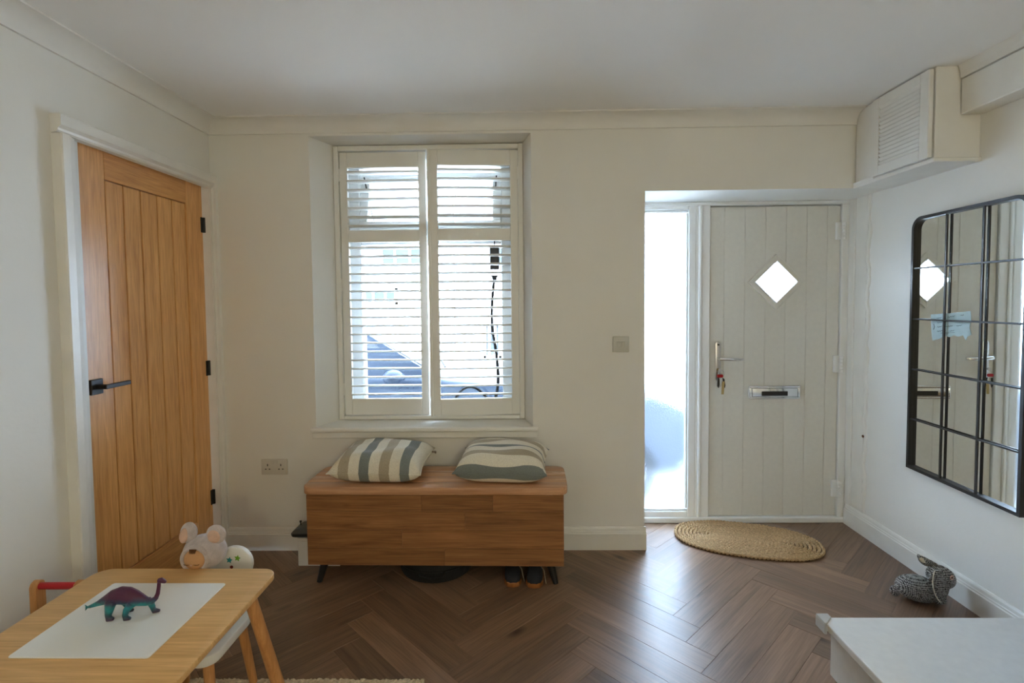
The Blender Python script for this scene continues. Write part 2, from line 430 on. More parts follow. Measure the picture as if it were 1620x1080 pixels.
# ================================================================== STRUCTURE
fl = structure('floor', MB().box(XL-.25, XR+.2, YR-.1, YO, -.06, -.0125), 'subfloor', 'dark brown oak herringbone plank floor across the room', 'floor')
W_, L_ = .1227, .655
e1 = Vector((1, 1)).normalized(); e2 = Vector((-1, 1)).normalized()
O_ = Vector((.641, 2.175))
t1 = (e1+e2)*W_; t2 = (e1-e2)*L_
def plank_mesh(polys, Minv):
    bm = bmesh.new()
    for p in polys:
        if area(p) < 0: p = p[::-1]
        q = inset(p, .0011) if len(polys) == 1 else None
        zs = [(p, -.012), (p, -.0013), (q, 0)] if q and len(q) == len(p) else [(p, -.012), (p, -.0003)]
        R = [[bm.verts.new(Minv @ Vector((a, b, z))) for a, b in pp] for pp, z in zs]
        n = len(p)
        for a, b in zip(R, R[1:]):
            for i in range(n):
                try: bm.faces.new((a[i], a[(i+1) % n], b[(i+1) % n], b[i]))
                except ValueError: pass
        bm.faces.new(R[-1])
    me = bpy.data.meshes.new('plank'); bm.to_mesh(me); bm.free(); me.materials.append(M['floor_oak']); return me
whole = {}
for i in range(-22, 24):
    for j in range(-3, 4):
        b0 = O_ + t1*i + t2*j
        for kind in (0, 1):
            if kind == 0:   # leaning left, away from the camera
                pl = [b0, b0+e1*W_, b0+e1*W_+e2*L_, b0+e2*L_]; loc = b0+e1*W_; ang = math.radians(135)
            else:
                c = b0+e1*W_; pl = [c, c+e1*L_, c+e1*L_+e2*W_, c+e2*W_]; loc = c; ang = math.radians(45)
            pl = [(v.x, v.y) for v in pl]
            base = clip(clip(clip(pl, -1, 0, -(XL+.0005)), 1, 0, XR-.0005), 0, -1, -YR)
            if len(base) < 3: continue
            pieces = []
            a = clip(clip(base, 1, 0, DX0-.004), 0, 1, D-.0005); b = clip(clip(base, -1, 0, -(DX0-.004)), 0, 1, 3.118)
            full = len(base) == 4 and abs(abs(area(base)) - W_*L_) < 1e-5
            if all(v[1] < D-.001 for v in base): pieces = [base]
            else:
                full = False; pieces = [p for p in (a, b) if len(p) >= 3 and abs(area(p)) > 2e-4]
            if not pieces or sum(abs(area(p)) for p in pieces) < 4e-4: continue
            Mx = Matrix.Translation((loc.x, loc.y, 0)) @ Matrix.Rotation(ang, 4, 'Z')
            if full and kind in whole: me = whole[kind]
            else:
                me = plank_mesh(pieces, Mx.inverted())
                if full: whole[kind] = me
            o = bpy.data.objects.new('plank', me); COL.objects.link(o); o.parent = fl
            o.location = (loc.x, loc.y, 0); o.rotation_euler = (0, 0, ang)

structure('ceiling', MB().box(XL-.25, XR+.2, YR-.1, YO, H, H+.12), 'ceil', 'plain off-white plaster ceiling of the room', 'ceiling')

w = MB()
w.prism([(XL-.25, D), (WX0, D), (SX0, SY), (SX0, YO), (XL-.25, YO)], 'z', 0, H)
w.prism([(WX1, D), (DX0, D), (DX0, YO), (SX1, YO), (SX1, SY)], 'z', 0, H)
w.prism([(WX0, D), (WX1, D), (SX1, SY), (SX1, YO), (SX0, YO), (SX0, SY)], 'z', 0, .655)
w.prism([(WX0, D), (WX1, D), (SX1, SY), (SX1, YO), (SX0, YO), (SX0, SY)], 'z', 2.247, H)
w.box(DX0, XR+.2, D, YO, ZO, H)
structure('wall_back', w, 'wall', 'off-white painted wall holding the shuttered window and the entrance recess', 'wall')
DY0, DY1 = 1.943, 2.765        # lining opening of the oak door
w = MB()
w.box(XL-.25, XL, YR-.1, DY0, 0, H); w.box(XL-.25, XL, DY0, D, 2.01, H); w.box(XL-.25, XL, DY1, D, 0, 2.01)
structure('wall_left', w, 'wall', 'off-white painted wall around the oak door', 'wall')
structure('wall_right', MB().box(XR, XR+.2, YR-.1, YO, 0, H), 'wall', 'off-white painted wall carrying the black framed mirror', 'wall')
structure('wall_rear', MB().box(XL, XR, YR-.1, YR, 0, H), 'wall', 'off-white painted wall behind the camera', 'wall')

# coving
def cove_prof(q, z0, z1, n=8):
    P = [(0, z0), (.010, z0), (.010, z0+.006)]
    h = z1-.006-(z0+.006); ww = q-.010-.006
    for i in range(1, n):
        a = PI/2*i/n
        P.append((.010+ww*(1-math.cos(a)), z0+.006+h*math.sin(a)))
    P += [(q-.006, z1-.006), (q, z1-.006), (q, z1), (0, z1)]
    return P
P = cove_prof(.085, ZC, H)
structure('wall_unseen_upper_floor', MB().box(XL-2.3, XR+2.3, YR-3.0, YO, H+.125, 5.3), 'render', 'unseen upper storey above the room, added to shade the near side of the street', 'wall')  # unseen block, put in so the house shades the pavement and car
structure('trim_1', MB().prism([(D-a, b) for a, b in P], 'x', XL, 1.762), 'cove', 'plaster coving above the window, between oak door corner and louvred cupboard', 'coving', True)
structure('trim_2', MB().prism([(XL+a, b) for a, b in P], 'y', YR, D), 'cove', 'plaster coving along the ceiling above the oak door', 'coving', True)
# skirting boards
def skirt_prof(h=.123): return [(0, 0), (.019, 0), (.019, h-.034), (.015, h-.03), (.015, h-.024), (.012, h-.02), (.0105, h-.008), (.006, h), (0, h)]
S = skirt_prof()
structure('baseboard_back', MB().prism([(D-a, b) for a, b in S], 'x', XL+.036, DX0+.006), 'gloss', 'white skirting board behind the wooden chest', 'skirting')
structure('baseboard_right', MB().prism([(XR-a, b) for a, b in S], 'y', YR, 3.098), 'gloss', 'white skirting board under the mirror wall, behind the knitted rabbit', 'skirting')
structure('baseboard_left', MB().prism([(XL+a, b) for a, b in S], 'y', YR, 1.83), 'gloss', 'white skirting board left of the oak door, behind the play table', 'skirting')

# oak door: frame
AX = XL+.04
fr = thing('trim_3', 'white painted door frame and architrave around the oak door', 'door frame', (XL, 2.36, 0), kind='structure')
def arch(y0, y1, z0, z1): return MB().box(XL, AX, y0, y1, z0, z1, .004, 2)
a = MB(); a.prism([(XL, 1.833), (AX-.004, 1.833), (AX, 1.837), (AX, 1.868), (AX-.008, 1.876), (AX-.010, 1.888), (AX-.016, 1.893), (AX-.018, 1.906), (XL, 1.914)], 'z', 0, 1.9715)
part('architrave_upright', a, 'gloss', fr)
a = MB(); a.prism([(XL, 2.04), (AX-.004, 2.04), (AX, 2.036), (AX, 2.0), (AX-.012, 1.99), (AX-.014, 1.982), (AX-.02, 1.976), (XL, 1.972)], 'y', 1.833, 2.758)
part('architrave_head', a, 'gloss', fr)
a = MB(); a.prism([(XL, D), (XL, D-.022), (XL+.02, D-.026), (XL+.026, D-.018), (XL+.036, D-.016), (XL+.038, D)], 'z', 0, 2.04)
part('architrave_corner_strip', a, 'gloss', fr)
a = MB()
a.box(XL-.10, XL+.001, 1.905, 1.943, 0, 1.995); a.box(XL-.10, XL+.012, 2.747, 2.772, 0, 1.995); a.box(XL-.10, XL+.008, 1.905, 2.772, 1.988, 2.012)
part('lining', a, 'gloss', fr)
# oak door leaf
DF = XL-.028
dr = thing('door_1', 'oak boarded door with a black lever handle, closed', 'door', (XL-.05, 2.36, 0), kind='structure')
Z0, Z1 = .006, 1.985
part('stile', MB().box(DF-.04, DF, 1.946, 2.099, Z0, Z1, .002), 'oak', dr)
part('stile', MB().box(DF-.04, DF, 2.613, 2.743, Z0, Z1, .002), 'oak', dr)
part('top_rail', MB().box(DF-.04, DF, 2.1, 2.612, 1.87, Z1, .002), 'oak_rail', dr)
part('bottom_rail', MB().box(DF-.04, DF, 2.1, 2.612, Z0, .222, .002), 'oak_rail', dr)
part('core', MB().box(DF-.036, DF-.020, 2.08, 2.63, .2, 1.9), 'hair', dr)
ys = [2.106, 2.203, 2.304, 2.408, 2.511, 2.612]
for y0, y1 in zip(ys, ys[1:]):
    part('board', MB().box(DF-.034, DF-.005, y0+.0034, y1-.0034, .2252, 1.8668, .002), 'oak', dr)
hd = part('handle', MB().box(DF, DF+.012, 1.975, 2.033, 1.005, 1.065, .002), 'black', dr, label='black square rose with lever')
lv = MB(); lv.cyl((DF+.01, 2.004, 1.035), (DF+.052, 2.004, 1.035), .010)
lv.box(DF+.042, DF+.056, 1.994, 2.124, 1.0265, 1.0435, .002)
part('lever', lv, 'black', hd)
for z in (1.779, 1.015, .31):
    h = MB(); h.box(DF-.001, DF+.004, 2.726, 2.747, z-.04, z+.04); h.cyl((DF+.006, 2.746, z-.04), (DF+.006, 2.746, z+.04), .007, n=10)
    part('hinge', h, 'black', dr, label='black steel butt hinge')

# entrance door with sidelight
ed = thing('door_2', 'white boarded entrance door with diamond window and frosted sidelight', 'door', (1.3, DD, 0), kind='structure')
FY0, FY1 = DD-.014, YO
f = MB()
f.box(.62, .70, FY0, FY1, .0, ZO, .004); f.box(1.0, 1.046, FY0, FY1, 0, ZO, .006, 2)
f.box(.70, 1.0, FY0, FY1, .0, .07, .004); f.box(.70, 1.0, FY0, FY1, 1.889, ZO, .004)
f.box(.62, XR, FY0-.006, FY1, 1.912, ZO, .005, 2)
f.box(1.040, 1.066, FY0+.006, FY1, 0, 1.93); f.box(1.06, 1.078, FY0-.008, FY1, 0, 1.915, .006, 3); f.box(1.078, 1.1275, FY0, FY1, 0, 1.915, .003)
f.box(1.902, XR, FY0, FY1, 0, 1.915, .003)
for a_, b_, c_, d_ in ((1.12, 1.145, 0, 1.915), (1.885, 1.91, 0, 1.915), (1.12, 1.91, 1.885, 1.915), (1.12, 1.91, 0, .05)): f.box(a_, b_, YO-.0115, YO+.03, c_, d_)
part('door_frame', f, 'upvc', ed)
part('threshold', MB().box(.70, XR, FY0-.012, FY1, 0, .034, .005, 2), 'upvc', ed)
gl = part('sidelight_pane', MB().box(.70, 1.0, DD+.014, DD+.020, .07, 1.889), 'frost', ed, label='frosted glass')
b = MB()
for x0, x1, z0, z1 in ((.70, 1.0, .07, .084), (.70, 1.0, 1.875, 1.889), (.986, 1.0, .084, 1.875), (.70, .714, .084, 1.875)): b.box(x0, x1, DD-.006, DD+.013, z0, z1, .005)
part('glazing_bead', b, 'upvc', gl)
DCX, DCZ, DG, DOUT = 1.521, 1.458, .122, .166
gx = [1.1305, 1.216, 1.338, 1.46, 1.581, 1.703, 1.823, 1.8995]
for x0, x1 in zip(gx, gx[1:]):
    rect = [(x0+.0004, .037), (x1-.0004, .037), (x1-.0004, 1.9035), (x0+.0004, 1.9035)]
    pieces = [rect]; rest = rect; out = []
    if x1 > DCX-.15 and x0 < DCX+.15:
        for sx in (-1, 1):
            for sz in (-1, 1):
                if len(rest) < 3: break
                lim = .145 + sx*DCX + sz*DCZ
                o_ = clip(rest, -sx, -sz, -lim)
                if len(o_) >= 3 and abs(area(o_)) > 1e-7: out.append(o_)
                rest = clip(rest, sx, sz, lim)
        pieces = out
    b = MB()
    for p in pieces: b.prism(p, 'y', DD+.002, YO-.012)
    # raised face with rounded long edges leaves a groove between boards
    for p in pieces:
        q = [(min(max(a, x0+.0032), x1-.0032), c) for a, c in p]
        b.prism(q, 'y', DD, DD+.003)
    part('door_board', b, 'doorskin', ed)
R45 = Matrix.Translation((DCX, 0, DCZ)) @ Matrix.Rotation(PI/4, 4, 'Y')
dfm = MB()
h0, h1, h2 = DOUT/math.sqrt(2), .134/math.sqrt(2), DG/math.sqrt(2)
for s0, s1, y0, y1 in ((h0, h1, DD-.014, DD+.004), (h1, h2, DD-.020, DD+.02)):
    for a in range(4):
        Rm = R45 @ Matrix.Rotation(a*PI/2, 4, 'Y')
        dfm.prism([(-s0, s0), (s0, s0), (s1, s1), (-s1, s1)], 'y', y0, y1, .002, mat=Rm)
part('diamond_frame', dfm, 'doorskin', ed)
part('diamond_pane', MB().box(-h2, h2, DD+.012, DD+.018, -h2, h2, mat=R45), 'frost', ed, label='diamond pane of obscured glass')
lp = MB()
lp.prism(rrect(1.368, 1.675, .754, .834, .008), 'y', DD-.008, DD, .002)
for x0, x1, z0, z1 in ((1.372, 1.671, .822, .831), (1.372, 1.671, .757, .766), (1.372, 1.384, .766, .822), (1.659, 1.671, .766, .822)): lp.box(x0, x1, DD-.014, DD-.007, z0, z1, .003, 2)
lpo = part('letter_plate', lp, 'chrome', ed, label='chrome letter plate', smooth=True)
part('flap', MB().box(1.387, 1.656, DD-.013, DD-.0075, .769, .819, .003, 2), 'chrome', lpo, smooth=True)
part('flap_pull', MB().box(1.442, 1.596, DD-.0165, DD-.0125, .7745, .802, .0015), 'black', lpo)
hb = MB(); hb.prism(rrect(1.1645, 1.1985, .868, 1.103, .016, 8), 'y', DD-.010, DD, .003, 2)
ho = part('handle_plate', hb, 'steel', ed, smooth=True, label='brushed steel handle plate')
hl = MB(); hl.cyl((1.178, DD-.008, 1.001), (1.178, DD-.05, 1.001), .010)
hl.tube([(1.176, DD-.05, 1.003), (1.20, DD-.055, 1.003), (1.25, DD-.056, 1.0), (1.29, DD-.053, .999), (1.316, DD-.046, .999)], [.011, .011, .009, .009, .008], 12)
part('lever', hl, 'chrome', ho, smooth=True)
hc = MB(); hc.cyl((1.1815, DD-.009, 1.085), (1.1815, DD-.0125, 1.085), .006); hc.cyl((1.1815, DD-.009, .885), (1.1815, DD-.012, .885), .005)
part('screw', hc, 'black', ho)
hk = MB(); hk.cyl((1.1815, DD-.009, .935), (1.1815, DD-.018, .935), .009); part('lock_cylinder', hk, 'brass', ho, smooth=True)
for z in (1.755, .964, .208):
    h = MB(); h.box(1.868, 1.9, DD-.016, DD+.001, z-.051, z+.051, .004, 2)
    for k in range(5): h.cyl((1.911, DD-.02, z-.050+k*.0202), (1.911, DD-.02, z-.0335+k*.0202), .0105, n=12)
    h.box(1.9, 1.922, DD-.020, DD-.008, z-.048, z+.048, .002)
    part('hinge', h, 'upvc', ed, label='white butt hinge', smooth=True)

# window behind the shutters
wn = thing('window_1', 'white street window behind the open slats of the shutters', 'window', (-.52, 3.1, .66), kind='structure')
f = MB()
f.box(SX0, -.955, 3.085, YO, .66, 2.247, .006); f.box(-.115, SX1, 3.085, YO, .66, 2.247, .006)
f.box(-.955, -.115, 3.085, YO, .66, .76, .006); f.box(-.955, -.115, 3.085, YO, 2.16, 2.247, .006); f.box(-.955, -.115, 3.085, YO, 1.70, 1.775, .006)
part('window_frame', f, 'upvc', wn)
part('pane', MB().box(-.955, -.115, 3.118, 3.124, .76, 1.70), 'glass', wn)
# the top light is tipped outwards on its stays
tl = thing_m = MB()
V0 = Matrix.Translation((0, 3.15, 2.155)) @ Matrix.Rotation(math.radians(-16), 4, 'X')
for x0, x1, z0, z1 in ((-.955, -.115, -.385, -.33), (-.955, -.115, -.05, 0), (-.955, -.905, -.33, -.05), (-.165, -.115, -.33, -.05)): tl.box(x0, x1, 0, .05, z0, z1, .004, mat=V0)
vt = part('top_light', tl, 'upvc', wn)
part('top_light_pane', MB().box(-.905, -.165, .022, .028, -.33, -.05, mat=V0), 'glass', vt)
st = MB(); st.tube([(-.93, 3.10, 2.105), (-.90, 3.14, 1.90), (-.885, 3.2, 1.80)], .004, 6); st.tube([(-.14, 3.10, 2.105), (-.16, 3.14, 1.90), (-.17, 3.2, 1.80)], .004, 6)
part('stay_arm', st, 'black', vt)
s = MB(); s.prism([(WX0+.012, D-.002), (WX1-.006, D-.002), (SX1, SY), (SX1, 3.086), (SX0, 3.086), (SX0, SY)], 'z', .655, .681)
s.box(-1.152, .090, D-.032, D, .655, .682, .010, 3)
s.box(-1.144, .082, D-.018, D, .622, .656, .003)
part('window_sill', s, 'gloss', wn, smooth=True, label='white painted sill board')

# shutters
sf = MB()
sf.box(SX0, SX0+.028, SY-.012, SY+.05, .683, 2.243, .004); sf.box(SX1-.028, SX1, SY-.012, SY+.05, .683, 2.243, .004)
sf.box(SX0+.028, SX1-.028, SY-.012, SY+.05, .683, .705, .004); sf.box(SX0+.028, SX1-.028, SY-.012, SY+.05, 2.214, 2.243, .004)
structure('trim_4', sf, 'shutter', 'white frame that holds the two louvred shutter panels', 'shutter frame')
def shutter(label, hx, dirn, rz, wdt):
    """one hinged panel; local x runs from the hinge side, front face at local y = 0"""
    t = thing('shutter_panel', label, 'shutter', (hx, SY, 0), rz, 'louvred shutter panels in the window')
    X = lambda a: a*dirn
    def bx(n, a, b, z0, z1, m='shutter', y0=0, y1=.027, bev=.003):
        x0, x1 = sorted((X(a), X(b))); return part(n, MB().box(x0, x1, y0, y1, z0, z1, bev), m, t, local=True)
    z0, z1 = .708, 2.209
    h_ = bx('stile', .001, .045, z0, z1); bx('stile', wdt-.045, wdt, z0, z1)
    if dirn < 0: bx('rebate', wdt-.004, wdt+.012, z0, z1, y0=-.008, y1=.012)
    bx('top_rail', .045, wdt-.045, 2.122, z1); bx('middle_rail', .045, wdt-.045, 1.703, 1.771); bx('bottom_rail', .045, wdt-.045, z0, .803)
    prof = [(-.031, .0012), (-.024, .0045), (-.008, .006), (.008, .006), (.024, .0045), (.031, .0012), (.031, -.0012), (.024, -.0045), (.008, -.006), (-.008, -.006), (-.024, -.0045), (-.031, -.0012)]
    sl = MB(); a0, a1 = sorted((X(.0455), X(wdt-.0455)))
    tilt = Matrix.Rotation(math.radians(-5), 4, 'X')
    sl.prism(prof, 'x', a0, a1, mat=tilt)
    me = None
    for k in range(25):
        z = (1.795+k*.0503) if k < 7 else (.828+(k-7)*.04955)
        if me is None:
            o = part('slat', sl, 'shutter', t, smooth=True, local=True); me = o.data
        else:
            o = bpy.data.objects.new('slat', me); COL.objects.link(o); o.parent = t
        o.location = (0, .0135, z)
    for z in (2.08, 1.46, .86):
        h = MB(); h.box(min(X(-.008), X(.006)), max(X(-.008), X(.006)), -.004, 0, z-.035, z+.035, .001)
        h.cyl((X(-.002), -.006, z-.035), (X(-.002), -.006, z+.035), .005, n=10)
        part('hinge', h, 'shutter', t, smooth=True, local=True)
    return t
shutter('left louvred shutter panel, shut flush in its frame', -1.027, 1, 0, .494)
shutter('right louvred shutter panel, standing slightly ajar beside the hanging cable', -.012, -1, math.radians(4.2), .498)

# right wall: patched reveal strip and plaster ridge by the entrance door
a = MB(); a.box(XR-.012, XR, 3.055, FY0-.001, .124, 1.934, .003); a.box(XR-.006, XR, 2.955, 3.055, .124, 1.934, .002)
structure('trim_5', a, 'gloss', 'white cover strip beside the hinges of the entrance door', 'trim')
rg = MB(); pts, rad = [], []
for k in range(70):
    z = .125+(1.935-.125)*k/69
    pts.append((XR+.002, 2.945+.006*math.sin(k*.7)+.005*random.uniform(-1, 1), z)); rad.append(.011+.006*random.random())
rg.tube(pts, rad, 8)
structure('trim_6', rg, 'wall', 'rough plaster ridge running down the wall beside the entrance door', 'plaster ridge', True)
single('rusty_screw', MB().ball((XR-.014, 2.944, .57), (.004, .009, .008)), 'rust', 'rusty brown screw stub in the plaster ridge', 'screw', True)

# boxed pipe along the right wall
structure('trim_7', MB().box(1.862, XR, YR, 2.252, 2.125, 2.272, .004, 2), 'gloss', 'white boxed beam along the ceiling above the mirror', 'boxing')
structure('trim_8', MB().prism([(1.858, 2.276), (1.856, 2.30), (1.85, 2.32), (1.846, H), (XR, H), (XR, 2.276)], 'y', YR, 2.252), 'cove', 'strip of coving above the boxed beam', 'coving')

# ================================================================== THINGS
# louvred meter cupboard
cb = thing('meter_cupboard', 'white cupboard with a louvred door high in the corner above the entrance', 'cupboard', (1.856, 2.52, ZO))
CX = 1.762
part('body', MB().box(CX, XR, 2.258, D, 1.936, H, .002), 'gloss', cb)
part('base_board', MB().box(CX-.012, XR, 2.246, D, 1.930, 1.948, .003), 'gloss', cb)
sp_ = MB(); sp_.prism(rrect(2.628, 2.765, 1.955, H-.01, .06, 6, (1, 0, 0, 0)), 'x', CX-.006, CX, .002); part('side_panel', sp_, 'gloss', cb)
part('panel_sill', MB().box(CX-.012, CX, 2.62, D, 1.944, 1.96, .002), 'gloss', cb)
y0, y1, z0, z1 = 2.262, 2.618, 1.952, 2.322
lf = MB()
for a, b, c, d in ((y0, y0+.05, z0, z1), (y1-.048, y1, z0, z1), (y0+.05, y1-.048, z0, z0+.045), (y0+.05, y1-.048, z1-.045, z1)): lf.box(CX-.026, CX-.006, a, b, c, d, .002)
ld = part('louvred_door', lf, 'gloss', cb)
part('door_back', MB().box(CX-.012, CX-.0065, y0+.045, y1-.043, z0+.04, z1-.04), 'gloss', ld)
ns = 15
for k in range(ns):
    z = z0+.05+(z1-z0-.105)*k/(ns-1)
    part('slat', MB().box(-.010, .010, y0+.0505, y1-.0485, -.0025, .0025, mat=Matrix.Translation((CX-.0185, 0, z+.002)) @ Matrix.Rotation(math.radians(55), 4, 'Y')), 'gloss', ld)

# switch and socket
sw = thing('light_switch', 'white double light switch plate between window and entrance', 'light switch', (.533, D, 1.121))
part('plate', MB().box(.489, .577, D-.009, D, 1.078, 1.164, .004, 2), 'switch', sw, smooth=True)
for x in (.521, .545): part('rocker', MB().box(x-.010, x+.010, -.003, .003, -.014, .014, .001, mat=Matrix.Translation((0, D-.0105, 1.121)) @ Matrix.Rotation(.16, 4, 'X')), 'switch', sw)
so = thing('wall_socket', 'white double wall socket beside the wooden chest', 'socket', (-1.362, D, .464))
part('plate', MB().box(-1.435, -1.290, D-.009, D, .420, .507, .004, 2), 'socket', so, smooth=True)
for cx in (-1.399, -1.326):
    for dx, dz, a, b in ((0, .010, .0025, .006), (-.0105, -.0125, .004, .0025), (.0105, -.0125, .004, .0025)):
        part('pin_hole', MB().box(cx+dx-a, cx+dx+a, D-.0096, D-.0085, .464+dz-b, .464+dz+b), 'black', so)
for cx in (-1.372, -1.352): part('rocker', MB().box(cx-.007, cx+.007, -.003, .003, -.010, .010, .001, mat=Matrix.Translation((0, D-.0105, .490)) @ Matrix.Rotation(.2, 4, 'X')), 'socket', so)

# mirror
MY0, MY1, MZ0, MZ1 = 1.976, 2.586, .510, 1.745
mr = thing('wall_mirror', 'tall window-style mirror with black metal frame and grid', 'mirror', (XR, 2.3, MZ0))
outp = rrect(MY0, MY1, MZ0, MZ1, .06, 8, (1, 1, 0, 0)); inp = rrect(MY0+.014, MY1-.014, MZ0+.014, MZ1-.014, .047, 8, (1, 1, 0, 0))
part('backing', MB().prism(rrect(MY0+.004, MY1-.004, MZ0+.004, MZ1-.004, .056, 8, (1, 1, 0, 0)), 'x', XR-.010, XR-.001), 'black', mr)
part('mirror_glass', MB().prism(inp, 'x', XR-.0135, XR-.0102), 'mirror', mr)
fm = MB(); n = len(outp)
R4 = []
for i in range(n):
    (a, b), (c, d) = outp[i], inp[i]
    R4.append([Vector((XR-.001, a, b)), Vector((XR-.032, a, b)), Vector((XR-.032, c, d)), Vector((XR-.010, c, d))])
fm.rings(R4, closed=True); part('frame', fm, 'black', mr)
for k in (1, 2):
    y = MY0+.014+(MY1-MY0-.028)*k/3; part('upright_bar', MB().box(XR-.027, XR-.021, y-.005, y+.005, MZ0+.012, MZ1-.012), 'black', mr)
for k in (1, 2, 3, 4):
    z = MZ0+(MZ1-MZ0)*k/5; part('cross_bar', MB().box(XR-.0275, XR-.0205, MY0+.012, MY1-.012, z-.0035, z+.0035), 'black', mr)
nt_ = thing('paper_note', 'torn pale blue handwritten note stuck on the mirror glass', 'note', (XR-.0135, 2.36, 1.22))
edge = [(2.472, 1.276), (2.36, 1.284), (2.25, 1.296), (2.244, 1.26), (2.252, 1.225), (2.240, 1.195), (2.262, 1.186), (2.27, 1.168), (2.284, 1.19), (2.31, 1.182), (2.335, 1.186), (2.36, 1.176), (2.385, 1.182), (2.41, 1.166), (2.458, 1.153), (2.466, 1.20)]
part('sheet', MB().prism(edge, 'x', XR-.0144, XR-.0137), 'paper', nt_)
ik = MB()
for (ya, za, n_) in ((2.435, 1.258, 3), (2.37, 1.266, 4), (2.30, 1.275, 2), (2.43, 1.237, 3), (2.39, 1.243, 2), (2.33, 1.247, 3), (2.43, 1.218, 3), (2.38, 1.222, 4), (2.32, 1.228, 3), (2.43, 1.198, 4), (2.36, 1.203, 3)):
    pts = [(XR-.0147, ya-.0035*k, za+.0022*math.sin(k*1.9)+.0006*k) for k in range(n_*3)]; ik.tube(pts, .0009, 4)
ik.tube([(XR-.0147, 2.41, 1.191), (XR-.0147, 2.33, 1.199)], .0008, 4)
ik.tube([(XR-.0147, 2.452, 1.232), (XR-.0147, 2.446, 1.218), (XR-.0147, 2.453, 1.205)], .0011, 4)
part('handwriting', ik, 'ink', nt_)['kind'] = 'stuff'

tilt = Matrix.Translation((XR-.0105, 2.3, 0)) @ Matrix.Rotation(math.radians(-1.7), 4, 'Z') @ Matrix.Translation((-XR, -2.3, 0))
for o_ in (mr, nt_):
    o_.matrix_world = tilt @ Matrix.Translation(o_.location)

# keys hanging in the lock
kb = thing('key_bunch', 'bunch of keys with red and manila tags hanging in the entrance lock', 'keys', (1.1815, DD-.02, .93))
k = MB(); k.box(1.180, 1.183, DD-.040, DD-.018, .928, .942); k.cyl((1.1815, DD-.038, .935), (1.1815, DD-.042, .935), .011); part('key_in_lock', k, 'steel', kb)
k = MB(); k.tube([(1.19+.018*math.cos(a), DD-.041, .915+.018*math.sin(a)) for a in [2*PI*i/16 for i in range(16)]], .0015, 6, True); part('key_ring', k, 'steel', kb, smooth=True)
part('red_tag', MB().prism(rrect(1.163, 1.198, .892, .910, .006), 'y', DD-.047, DD-.042, .001), 'red', kb)
k = MB(); k.prism([(1.166, .885), (1.176, .887), (1.178, .85), (1.172, .828), (1.164, .84)], 'y', DD-.046, DD-.043); part('key', k, 'black', kb)
k = MB(); k.prism([(1.178, .888), (1.186, .888), (1.187, .84), (1.182, .835)], 'y', DD-.042, DD-.040); part('key', k, 'chrome', kb)
k = MB(); k.prism([(1.195, .890), (1.206, .884), (1.212, .845), (1.209, .828), (1.198, .852)], 'y', DD-.046, DD-.043); part('key', k, 'black', kb)
part('manila_tag', MB().prism([(1.190, .868), (1.206, .870), (1.201, .792), (1.187, .792)], 'y', DD-.050, DD-.0475), 'fob', kb)

# jute mat
mt = thing('jute_mat', 'oval braided jute doormat in front of the entrance door', 'doormat', (1.252, 2.865, 0), math.radians(-15))
MA, MBb, NR = .388, .215, 11
def oval(a, b, t):
    c, d_ = math.cos(t), math.sin(t); e = 2/2.35
    return Vector((a*math.copysign(abs(c)**e, c), b*math.copysign(abs(d_)**e, d_), 0))
part('backing', MB().prism([tuple(oval(.975*MA, .975*MBb, 2*PI*i/64))[:2] for i in range(64)], 'z', .0, .007), 'jute_dark', mt, local=True)
for r in range(NR):
    off = .010+r*.0205
    a, b = MA-off, MBb-off
    if b < -.01: break
    b = max(b, .004)
    fine = [oval(a, b, 2*PI*i/400) for i in range(400)]
    cum = [0]
    for i in range(400): cum.append(cum[-1]+(fine[(i+1) % 400]-fine[i]).length)
    nn = max(8, int(cum[-1]/.0195)); bmx = MB(); q = 0
    ph = random.random()
    for i in range(nn):
        tgt = cum[-1]*((i+ph) % nn)/nn
        q = min(range(400), key=lambda k_: abs(cum[k_]-tgt)) if (i % 8 == 0 or cum[q] > tgt) else q
        while q < 399 and cum[q+1] <= tgt: q += 1
        p = fine[q].lerp(fine[(q+1) % 400], min(1, max(0, (tgt-cum[q])/max(1e-6, cum[q+1]-cum[q])))) + Vector((0, 0, .0115+random.uniform(-.0012, .0014)))
        tg = (fine[(q+1) % 400]-fine[q]).normalized(); nrm = Vector((-tg.y, tg.x, 0))
        for sgn in (1, -1):
            ang = math.atan2(tg.y, tg.x)+sgn*.42
            bmx.ball(p+nrm*(.0033*sgn)+tg*(.0048*sgn), (.0125, .0040, .0088), 7, 5, Matrix.Rotation(ang, 4, 'Z'))
    part('braid_ring', bmx, 'jute', mt, smooth=True, local=True, angle=180)

# wooden chest
bn = thing('storage_chest', 'reclaimed wood storage chest bench under the window', 'chest', (-.42, 2.555, 0), math.radians(-.8))
x0, x1, yf, yb = -.614, .614, -.155, .15
part('body', MB().box(x0+.016, x1-.016, yf+.016, yb, .102, .446), 'bench', bn, local=True)
zr = [.102, .186, .273, .363, .446]
jx = [[-.614, .047, .614], [-.614, -.157, .614], [-.614, .146, .614], [-.614, -.06, .28, .614]]
for i in range(4):
    for a, b in zip(jx[i], jx[i][1:]):
        part('front_board', MB().box(a+.0003, b-.0003, yf-random.uniform(0, .0012), yf+.0155, zr[i]+.0004, zr[i+1]-.0004, .0012), 'bench', bn, local=True)
    for xx in (x0, x1-.0155): part('side_board', MB().box(xx, xx+.0155, yf+.016, yb, zr[i]+.0004, zr[i+1]-.0004, .001), 'bench', bn, local=True)
ly = [-.168, -.085, -.002, .081, .158]
